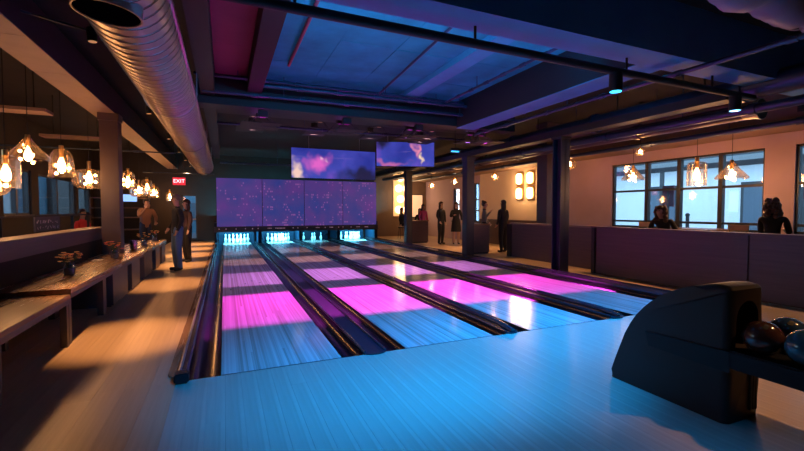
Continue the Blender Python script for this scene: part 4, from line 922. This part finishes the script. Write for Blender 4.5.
    if hair == 'bushy':
        rd = random.Random(len(label))
        for _ in range(46):
            a = rd.uniform(-.35, math.pi + .35); z_ = rd.uniform(-.2, .1); q = .1 - .03 * max(0, z_ / .1)
            hb.sphere(hc + Vector((math.cos(a) * q * s, (.03 + math.sin(a) * q * .9) * s, z_ * s)), rd.uniform(.03, .05) * s, u=8, v=6)
    if hair == 'bun': hb.sphere(hc + Vector((0, .07 * s, .1 * s)), .05 * s, u=12, v=8)
    hb.build('hair', hm, t, smooth=True, local=True)
    if skirt:
        c = Vector(J['pelvis'][0]); MB().lathe([(.15 * s, .12 * s), (.175 * s, 0), (.2 * s, -.2 * s), (.22 * s, -.42 * s)], c, 24).build('skirt', skirt, t, smooth=True, local=True)
    return t
C_blk = mat('cloth_black', (.015, .015, .018), .85); C_jean = mat('denim', (.09, .17, .36), .8, bump=.1); C_brown = mat('cloth_brown', (.28, .14, .08), .85, bump=.1)
C_grey = mat('cloth_grey', (.18, .17, .17), .85); C_mag = mat('cloth_magenta', (.4, .03, .12), .8); C_red = mat('cloth_red', (.6, .03, .03), .8); C_tan = mat('cloth_tan', (.42, .26, .17), .85); C_navy = mat('cloth_navy', (.02, .03, .07), .85); C_cream = mat('cloth_cream', (.5, .4, .34), .85)
person('man in brown shirt leaning behind the counter, hand raised to his face', (-2.32, 11.6, 0), R(35), C_brown, C_navy, (.03, .02, .015), 0, 'short', dict(lean=.12, la=((-.27, -.16, 1.22), (-.1, -.22, 1.5)), ra=((.28, -.08, 1.18), (.16, -.3, 1.06)), head=(0, -.02)), 1.78, bulk=1.18)
person('man in black jacket and blue jeans standing beside the counter', (-1.0, 7.2, 0), R(-70), C_blk, C_jean, (.18, .13, .1), 0, 'short', dict(la=((-.24, .02, 1.17), (-.2, -.13, .98)), ra=((.24, .04, 1.17), (.22, -.06, .94)), ll=((-.1, -.04, .5), (-.1, -.01, .08)), head=(0, -.015)), 1.78, bulk=1.22)
person('woman with long dark hair in dark coat behind the man in jeans', (-.93, 8.9, 0), R(-60), mat('cloth_plum', (.07, .035, .04), .85), C_blk, (.05, .025, .02), 2, 'long', dict(la=((-.22, 0, 1.17), (-.16, -.2, 1.05))), 1.7, True, bulk=1.22)
person('seated guest in red top beyond the ledge rail', (-3.4, 9.4, 0), R(60), C_red, C_blk, (.015, .012, .01), 1, 'short', dict(pel=.7, ll=((-.11, -.42, .66), (-.11, -.4, .2)), rl=((.11, -.42, .66), (.11, -.4, .2))), 1.68, True)
person('woman all in black with long hair standing by the far counter', (8.34, 11.3, 0), R(20), C_blk, C_blk, (.04, .015, .012), 2, 'long', dict(la=((-.22, .02, 1.17), (-.2, -.12, .95))), 1.76, True, bulk=1.15)
person('woman in black top and skirt with bare forearms beside the one all in black', (8.92, 11.05, 0), R(-20), C_blk, skin_tone(2), (.05, .02, .015), 2, 'long', dict(la=((-.24, -.02, 1.16), (-.14, -.25, 1.22)), ra=((.24, 0, 1.16), (.2, -.18, 1.0))), 1.74, True, C_blk, bulk=1.15)
person('woman in grey top raising her hand, chatting by the service counter', (8.36, 8.2, 0), R(50), C_grey, C_blk, (.06, .03, .02), 2, 'bun', dict(la=((-.23, -.05, 1.18), (-.12, -.2, 1.38)), ra=((.22, 0, 1.16), (.16, -.14, 1.0))), 1.72, True, bulk=1.15)
person('person in black coat facing the woman in grey', (8.7, 7.6, 0), R(195), C_blk, C_blk, (.02, .015, .012), 0, 'long', dict(ra=((.22, .0, 1.17), (.2, -.1, .95))), 1.75, bulk=1.25)
person('person in magenta top behind the far steel column', (8.45, 13.2, 0), R(10), C_mag, C_mag, (.02, .015, .012), 1, 'long', None, 1.68, True)
person('seated guest in dark clothes before the glowing disc wall', (8.1, 14.9, 0), R(40), C_blk, C_blk, (.02, .015, .012), 0, 'long', dict(pel=.78, ll=((-.11, -.42, .74), (-.11, -.4, .22)), rl=((.11, -.42, .74), (.11, -.4, .22))), 1.7, True)
person('second seated dark guest by the far steel column', (8.95, 14.6, 0), R(-40), C_blk, C_navy, (.03, .02, .015), 1, 'long', dict(pel=.74, ll=((-.11, -.42, .7), (-.11, -.4, .2)), rl=((.11, -.42, .7), (.11, -.4, .2))), 1.7, True)
person('guest in dark sweater bent over the window table', (8.72, 2.0, 0), R(-75), C_blk, C_navy, (.07, .035, .02), 2, 'bushy', dict(pel=.82, lean=.55, la=((-.28, -.1, 1.14), (-.2, -.32, 1.1)), ra=((.28, -.1, 1.14), (.2, -.32, 1.1)), ll=((-.11, -.42, .76), (-.11, -.36, .3)), rl=((.11, -.42, .76), (.11, -.36, .3))), 1.74, True)
person('guest with long brown hair at the pale wall between windows', (8.85, .2, 0), R(100), C_blk, C_blk, (.12, .06, .035), 2, 'bushy', dict(pel=.84, la=((-.2, -.12, 1.16), (-.1, -.3, 1.2)), ra=((.2, -.12, 1.16), (.12, -.3, 1.1)), ll=((-.11, -.42, .8), (-.11, -.36, .3)), rl=((.11, -.42, .8), (.11, -.36, .3))), 1.72, True)
# stools under seated guests
M_seat = mat('stool_seat', (.06, .04, .03), .6)
for lab, x, y, h_ in (('dark bar stool under the guest in red', -3.4, 9.4, .55), ('dark stool under the guest before the disc wall', 8.1, 14.9, .6), ('dark stool under the guest by the far column', 8.95, 14.6, .56), ('dark stool under the guest in the sweater', 8.72, 2.0, .68), ('dark stool under the guest with brown hair', 8.85, .2, .7)):
    t = thing('bar_stool', lab, 'stool', (x, y, 0)); MB().cyl((x, y, h_ - .06), (x, y, h_), .18, seg=20).build('seat', M_seat, t, smooth=True)
    for k in range(4):
        a = k * math.pi / 2 + .78; MB().cyl((x + math.cos(a) * .2, y + math.sin(a) * .2, 0), (x + math.cos(a) * .13, y + math.sin(a) * .13, h_ - .06), .013, seg=8).build('leg', M_black, t)
